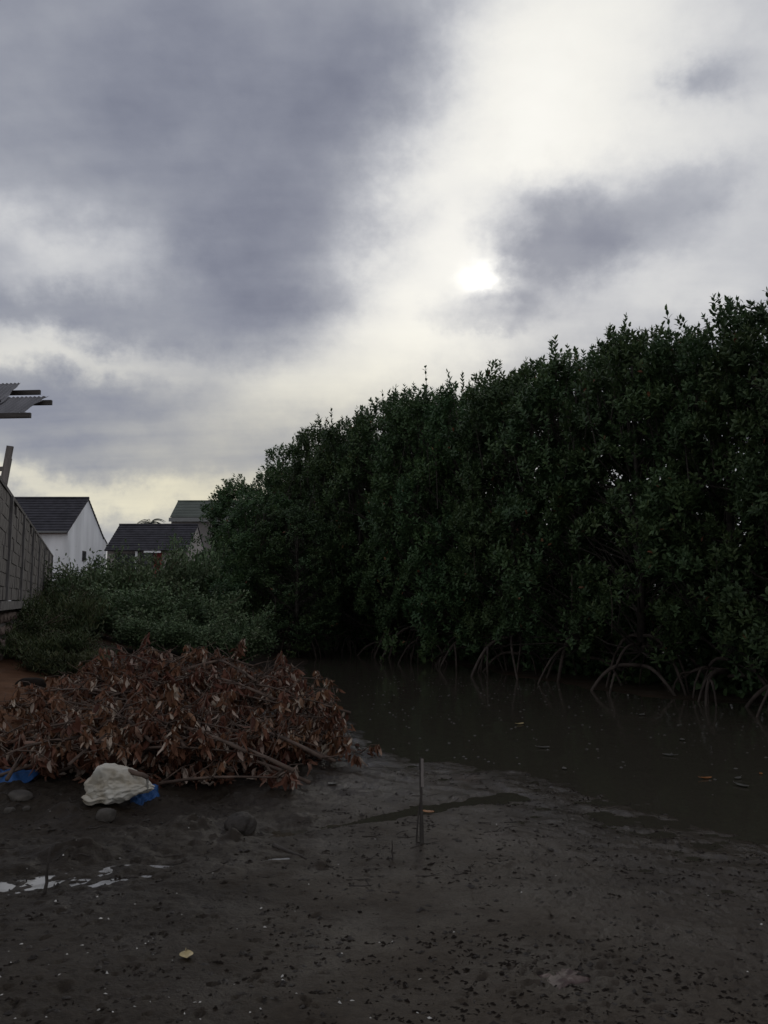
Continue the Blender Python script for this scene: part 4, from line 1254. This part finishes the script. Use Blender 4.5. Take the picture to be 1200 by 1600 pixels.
def build_sack():
    base = on_ground(168, 1262)
    root = empty('sack', base + Vector((0, .12, 0)), math.radians(-6))
    root.scale = (.9, .9, .9)
    setp(root, 'crumpled dirty white woven sack lying at the foot of the heap', 'sack')
    bm = bmesh.new(); bmesh.ops.create_icosphere(bm, subdivisions=6, radius=1)
    co = np.array([v.co[:] for v in bm.verts]); F = np.array([[x.index for x in f.verts] for f in bm.faces]); bm.free()
    rs = np.random.default_rng(12)
    nn = unit(rs.normal(size=(26, 3))); hh = rs.uniform(.64, .96, 26)
    dt = np.maximum(co @ nn.T, .05)
    rad = np.minimum((hh[None] / dt).min(1), 1.08)
    co = np.sign(co) * np.abs(co) ** .95 * rad[:, None] * 1.20
    x, y, z = co.T
    neck = smooth(.35, 1.0, x)
    rz = np.where(z > 0, .165, .11) * (1 - .55 * neck) * (1 - .35 * smooth(-.35, -1.0, x)); ry = .165 * (1 - .45 * neck)
    X = x * .20 + .085 * neck
    Z = z * rz + .125 - .045 * smooth(-.3, -1, x) + .01 * neck
    Y = y * ry - .03 * smooth(-.3, -1, x)
    th = np.arctan2(z, y)
    f1 = fbm(X * 5 + 4, th * .9 + Y * 3, 3, 3); f2 = fbm(X * 9 + 1 + Z * 6, Z * 13 + Y * 8 - X * 7, 3, 8); f3 = fbm(X * 30, Z * 36 + Y * 30, 3, 12)
    ridge = .5 - np.abs(f2) * 2.2
    front = smooth(.1, -.6, y)
    disp = .034 * f1 + (.016 + .026 * front) * (ridge - .25) + .006 * f3 + .012 * neck * np.sin(th * 6 + X * 16)
    nrm = unit(np.stack([x / .2, y / .165, z / .17], 1))
    V = np.stack([X, Y, Z], 1) + nrm * disp[:, None]
    V[:, 2] = np.where(V[:, 2] < .012, .012 + (V[:, 2] - .012) * .15, V[:, 2])
    me = npmesh('body', V, F, smooth_=True); me.materials.append(M['sack_cloth']); link('body', me, root)
    # ruffled open hem along the lower left and a curled lip of cloth in front
    def ruffle(name, path, r0, lobes, seed, arc=(0.2, 5.2)):
        VV, FF = [], []; n, k = len(path), 11
        rr = random.Random(seed)
        for i, p in enumerate(path):
            t = i / (n - 1)
            tg = (Vector(path[min(i + 1, n - 1)]) - Vector(path[max(i - 1, 0)])).normalized()
            a = tg.cross(Vector((0, 0, 1))).normalized(); b = a.cross(tg)
            rad = r0 * (.75 + .35 * math.sin(t * lobes) + rr.uniform(-.12, .12)) * (.35 + .65 * math.sin(math.pi * (.08 + .86 * t)))
            for j in range(k):
                an = arc[0] + (arc[1] - arc[0]) * j / (k - 1)
                VV.append(Vector(p) + (a * math.cos(an) + b * math.sin(an)) * rad)
        for i in range(n - 1):
            for j in range(k - 1): FF.append((i * k + j, i * k + j + 1, (i + 1) * k + j + 1, (i + 1) * k + j))
        me = pymesh(name, VV, FF, True); me.materials.append(M['sack_cloth'])
        o = link(name, me, root); m = o.modifiers.new('thick', 'SOLIDIFY'); m.thickness = .004
        s_ = o.modifiers.new('sub', 'SUBSURF'); s_.levels = 1; s_.render_levels = 1
    ruffle('hem', [(-.215 + .028 * i, -.075 - .075 * math.sin(i * .36) , .045 + .012 * math.sin(i * 1.3)) for i in range(11)], .032, 9, 1)
build_sack()
o = crumple('tarp_scrap', .20, .22, .10, 5, M['blue_plastic']); o.location = on_ground(222, 1256) + Vector((0, .06, .01)); o.rotation_euler = (.5, 0, .3)
setp(o, 'scrap of blue plastic sticking out beside the white sack', 'plastic sheet')
o = crumple('tarp_scrap', .38, .30, .12, 9, M['blue_plastic']); o.location = on_ground(8, 1224) + Vector((0, .05, 0)); o.rotation_euler = (.25, 0, -.2)
setp(o, 'bright blue plastic sheet crumpled at the left edge of the photo', 'plastic sheet')
o = crumple('plastic_bag', .26, .20, .10, 14, M['red_plastic']); o.location = on_ground(425, 1200) + Vector((0, .05, 0)); o.rotation_euler = (.3, 0, .4)
setp(o, 'red plastic scrap under the right end of the heap', 'plastic bag')
o = crumple('plastic_bag', .165, .125, .022, 21, M['pink_plastic'], edge=.9); o.location = on_ground(884, 1526) + Vector((0, 0, -.004)); o.rotation_euler = (0, 0, .5)
setp(o, 'flattened brownish pink plastic scrap half sunk in the near mud', 'plastic bag')

def stick(name, label, a, b, r0, r1, material, cat='stick', n=6, wob=.008, seed=1, sides=6):
    rr = random.Random(seed); a, b = Vector(a), Vector(b)
    pts = [a.lerp(b, i / n) + Vector((rr.uniform(-wob, wob), rr.uniform(-wob, wob), rr.uniform(-wob, wob))) for i in range(n + 1)]
    V, F = tube([p - a for p in pts], [r0 + (r1 - r0) * i / n for i in range(n + 1)], sides)
    o = link(name, pymesh(name, V, F, True), None, material); o.location = a
    return setp(o, label, cat)
def build_stake():
    b = on_ground(659, 1318); t = P(657, 1184, b.y + .02)
    root = empty('wooden_stake', b); setp(root, 'tall thin split stake standing in the mud near the water edge', 'stake')
    h = (t - b)
    mb = MB()
    n = 12
    rad = [.014, .0135, .013, .012, .011, .010, .0095, .009, .009, .0085, .0085, .009, .008]
    rr = random.Random(3)
    mb.tube([h * (i / n) + Vector((rr.uniform(-.0015, .0015), 0, -.06 if i == 0 else 0)) for i in range(n + 1)], rad, 7)
    mb.obj('shaft', M['stake_wood'], root)
    MB().tube([Vector((-.034, .0, -.05)), Vector((-.029, .003, .07)), Vector((-.021, .004, .16)), Vector((-.012, .0, .24))], [.006, .006, .005, .003], 6).obj('splinter', M['stake_wood'], root)
    MB().box((.0, -.011, 0), (.016, -.007, .17), Matrix.Translation(h * .66), .001).obj('bark_strip', M['grey_timber'], root)
build_stake()
b = on_ground(70, 1396); stick('stick', 'thin dark stick upright in the mud beside the pale puddle', b - Vector((0, 0, .03)), P(78, 1322, b.y), .010, .005, M['stick_wood'], wob=.005)
b = on_ground(614, 1344); stick('stick', 'tiny dark twig upright in the mud left of the tall stake', b - Vector((0, 0, .03)), P(612, 1312, b.y), .006, .003, M['stick_wood'], wob=.003)
a, b = on_ground(428, 1324), on_ground(478, 1342); stick('stick', 'short dark stick lying flat on the mud', a + Vector((0, 0, .012)), b + Vector((0, 0, .004)), .013, .005, M['stick_wood'], wob=.004)
a = on_ground(186, 1240) + Vector((0, .25, 0)); stick('stick', 'thick brown bent stick resting over the white sack neck', P(186, 1199, 5.80), P(230, 1214, 5.72), .019, .015, M['dead_wood'], wob=.004)
a = P(230, 1214, 5.74); stick('stick', 'short pale peeled twig hanging beside the white sack', a, P(231, 1238, 5.70), .009, .007, M['slab_stone'], wob=.002)

def stone(label, px, py, rx, ry, rz, seed, material, name='stone', cat='stone', up=.5):
    p = on_ground(px, py)
    V, F = rock(seed, rx, ry, rz, 4 if name == 'mud_clod' else 3, .42 if name == 'mud_clod' else .22)
    o = link(name, pymesh(name, V, F, True), None, material); o.location = p + Vector((0, ry, rz * (up if name != 'mud_clod' else .15))); o.rotation_euler = (0, 0, seed)
    return setp(o, label, cat)
stone('rounded mud brown stone just in front of the white sack', 160, 1284, .065, .06, .05, 3, M['pebble'])
stone('large dark clod between the heap and the stick on the mud', 370, 1299, .12, .10, .085, 5, M['mud_lump'], 'mud_clod', 'clod')
stone('flat brown stone under the blue sheet at the left edge', 22, 1252, .13, .08, .035, 15, M['pebble'])
stone('small grey stone right of the flat brown stone', 38, 1266, .03, .03, .022, 16, M['pebble'])
stone('small dark stone below the flat brown stone', 12, 1272, .04, .035, .025, 17, M['pebble'])
p = P(104, 1160, 7.0)
V, F = rock(31, .11, .07, .085, 2, .2)
o = link('stone_slab', pymesh('stone_slab', V, F), None, M['slab_stone']); o.location = p; o.rotation_euler = (.5, .5, .3); setp(o, 'pale angular stone slab lying among the dead leaves at left', 'stone')
p = on_ground(42, 1062)
V, F = rock(33, .19, .14, .11, 3, .16)
o = link('boulder', pymesh('boulder', V, F, True), None, M['litter']); o.location = p + Vector((0, .1, .0)); setp(o, 'dark rounded lump at the edge of the weeds above the red soil', 'boulder')

def leaf_thing(label, px, py, size, material, rz, z=None, lift=.004, seed=0, wide=.5):
    p = on_ground(px, py) if z is None else G(px, py, z)
    V, F = [], []; n = 8; r = random.Random(seed)
    for i in range(n):
        t = i / (n - 1); w = size * wide * .5 * math.sin(math.pi * min(.985, t * .94 + .04)) ** .75
        x = size * (t - .5); c = size * (.10 * (2 * t - 1) ** 2)
        V += [(x, -w, c + w * .35), (x, 0, c - size * .01), (x, w, c + w * .25 + r.uniform(0, .004))]
    for i in range(n - 1):
        a = i * 3
        F += [(a, a + 3, a + 4, a + 1), (a + 1, a + 4, a + 5, a + 2)]
    V2, F2 = tube([Vector((-size * .5, 0, size * .10)), Vector((-size * .62, 0, size * .12)), Vector((-size * .75, size * .04, size * .18))], [size * .02] * 3, 4)
    m = len(V); V += V2; F += [tuple(i + m for i in f) for f in F2]
    o = link('fallen_leaf', pymesh('fallen_leaf', V, F, True), None, material)
    o.location = p + Vector((0, 0, lift)); o.rotation_euler = (0, 0, rz)
    md = o.modifiers.new('thick', 'SOLIDIFY'); md.thickness = .001
    return setp(o, label, 'leaf')
leaf_thing('pale yellow curled leaf alone on the near mud', 291, 1497, .066, M['yellow_leaf'], -1.25, lift=.008, wide=.85)
leaf_thing('orange brown curled leaf against the foot of the tall stake', 669, 1272, .085, M['orange_leaf'], -.3, lift=.012, wide=.6)
leaf_thing('orange leaf floating near the right edge of the water', 1104, 1217, .10, M['orange_leaf'], .2, .0)
leaf_thing('yellow leaf floating under the mangroves', 813, 1132, .12, M['yellow_leaf'], .7, .0)
leaf_thing('small red brown leaf floating at the right edge', 1189, 1210, .06, M['orange_leaf'], 1.1, .0)
for i, (px, py, s, lab) in enumerate([
    (850, 1169, .12, 'grey leaf floating in midstream, straight above the shallow mud'),
    (1066, 1157, .11, 'grey leaf floating below the splayed mangrove roots'),
    (1045, 1181, .12, 'grey leaf floating below and left of another midstream one'),
    (1153, 1217, .09, 'pale leaf floating right of the orange one'),
    (1160, 1229, .12, 'long pale leaf floating below and right of the orange one'),
    (978, 1235, .10, 'pale leaf stranded at the shallow edge of the mud'),
    (882, 1202, .08, 'small pale leaf at the water edge in midstream'),
    (519, 1228, .09, 'pale leaf on the mud right of the heap'),
    (1003, 1118, .14, 'grey leaf floating close under the mangrove roots'),
]): leaf_thing(lab, px, py, s, M['grey_leaf'], i * 1.3, .002 if py < 1235 and px > 600 else None, .004, i)

# dark crumbs and bits of rotten leaf on the mud; white snail shells
def scatter_bits(name, n, smin, smax, material, seed, flat, ymax=1.2, dens=None, clump=1):
    r = np.random.default_rng(seed)
    t_ = np.array([(1, 0, 0), (.25, .7, 0), (-.8, .5, 0), (-.7, -.6, 0), (.3, -.75, 0), (0, 0, 1.0)])
    T = np.array([(0, 1, 5), (1, 2, 5), (2, 3, 5), (3, 4, 5), (4, 0, 5)])
    cy = 2.4 * np.exp(r.random(n) * ymax); cx = r.uniform(-.57, .57, n) * cy
    keep = np.ones(n, bool)
    if dens is not None: keep = r.random(n) < dens(cx, cy)
    cx, cy = cx[keep], cy[keep]
    if clump > 1:
        k = r.integers(1, clump + 1, len(cx)); cx, cy = np.repeat(cx, k), np.repeat(cy, k)
        cx = cx + r.normal(size=len(cx)) * .014; cy = cy + r.normal(size=len(cy)) * .008
    cz = height(cx, cy); ok = cz > -.004
    cx, cy, cz = cx[ok], cy[ok], cz[ok]; n = len(cx)
    a = r.normal(size=n) * .5 + (r.random(n) < .3) * r.random(n) * 3; s = np.exp(r.uniform(math.log(smin), math.log(smax), n)); e = r.uniform(.25, .8, n)
    V = np.repeat(t_[None], n, 0) * (1 + .35 * r.normal(size=(n, 6, 1)))
    V[:, :, 1] *= e[:, None]; V[:, 5, 2] *= flat * r.uniform(.4, 1.4, n)
    V *= s[:, None, None]
    ca, sa = np.cos(a)[:, None], np.sin(a)[:, None]
    X = V[:, :, 0] * ca - V[:, :, 1] * sa + cx[:, None]; Y = V[:, :, 0] * sa + V[:, :, 1] * ca + cy[:, None]
    Z = V[:, :, 2] + cz[:, None] + .0005
    F = (np.arange(n) * 6)[:, None, None] + T[None]
    o = link(name, npmesh(name, np.stack([X, Y, Z], -1).reshape(-1, 3), F.reshape(-1, 3)), None, material)
    o['kind'] = 'stuff'
    return o
def dens_right(x, y): return (.25 + .75 * smooth(-.8, .9, x)) * np.where(vnoise(x * 2.0, y * 2.0, 70) > .40, 1, .25)
scatter_bits('mud_crumbs', 6200, .0035, .0155, M['litter'], 1, .45, 1.1, dens_right, 4)
scatter_bits('mud_litter', 1500, .005, .02, M['mud_lump'], 4, .5, 1.15, None, 3)
def scatter_twigs():
    r = np.random.default_rng(31); mb = MB()
    for k in range(230):
        x = r.uniform(-2.4, .9); y = 4.3 + abs(r.normal()) * 1.5
        if y > 7.6 or ground_z(x, y) < .004: continue
        L = math.exp(r.uniform(math.log(.03), math.log(.16))); a = r.normal() * .7; rd = r.uniform(.0015, .0035)
        p = [Vector((x + math.cos(a) * L * t, y + math.sin(a) * L * t + .01 * r.normal(), 0)) for t in (0, .5, 1)]
        for q in p: q.z = ground_z(q.x, q.y) + rd * .6
        p[2].z += abs(r.normal()) * .008
        mb.tube(p, [rd, rd, rd * .5], 4)
    o = mb.obj('twig_litter', M['stick_wood']); o['kind'] = 'stuff'
scatter_twigs()
def scatter_flecks():  # small pale flecks scattered over the water
    r = np.random.default_rng(41); V, F = [], []
    for k in range(420):
        t = r.random() ** .7; x, y = r.uniform(-.5, 4.6), r.uniform(6, 16)
        if poly_signed(np.array([x]), np.array([y]), WPOLY)[0] > -.25: continue
        s_ = r.uniform(.006, .022); a0 = r.random() * 6.28
        n = len(V); m = 5
        V += [(x + s_ * math.cos(a0 + 6.28 * i / m) * r.uniform(.5, 1.2), y + s_ * math.sin(a0 + 6.28 * i / m) * r.uniform(.5, 1.2), .003) for i in range(m)] + [(x, y, .003 + s_ * .35)]
        F += [(n + i, n + (i + 1) % m, n + m) for i in range(m)]
    o = link('water_flecks', pymesh('water_flecks', V, F), None, M['grey_leaf']); o['kind'] = 'stuff'
scatter_flecks()
def dens_left(x, y): return (.20 + .8 * smooth(.6, -.8, x)) * (.3 + .7 * smooth(4.6, 3.2, y))
scatter_bits('snail_shells', 420, .004, .010, M['shell'], 2, .7, .85, dens_left)
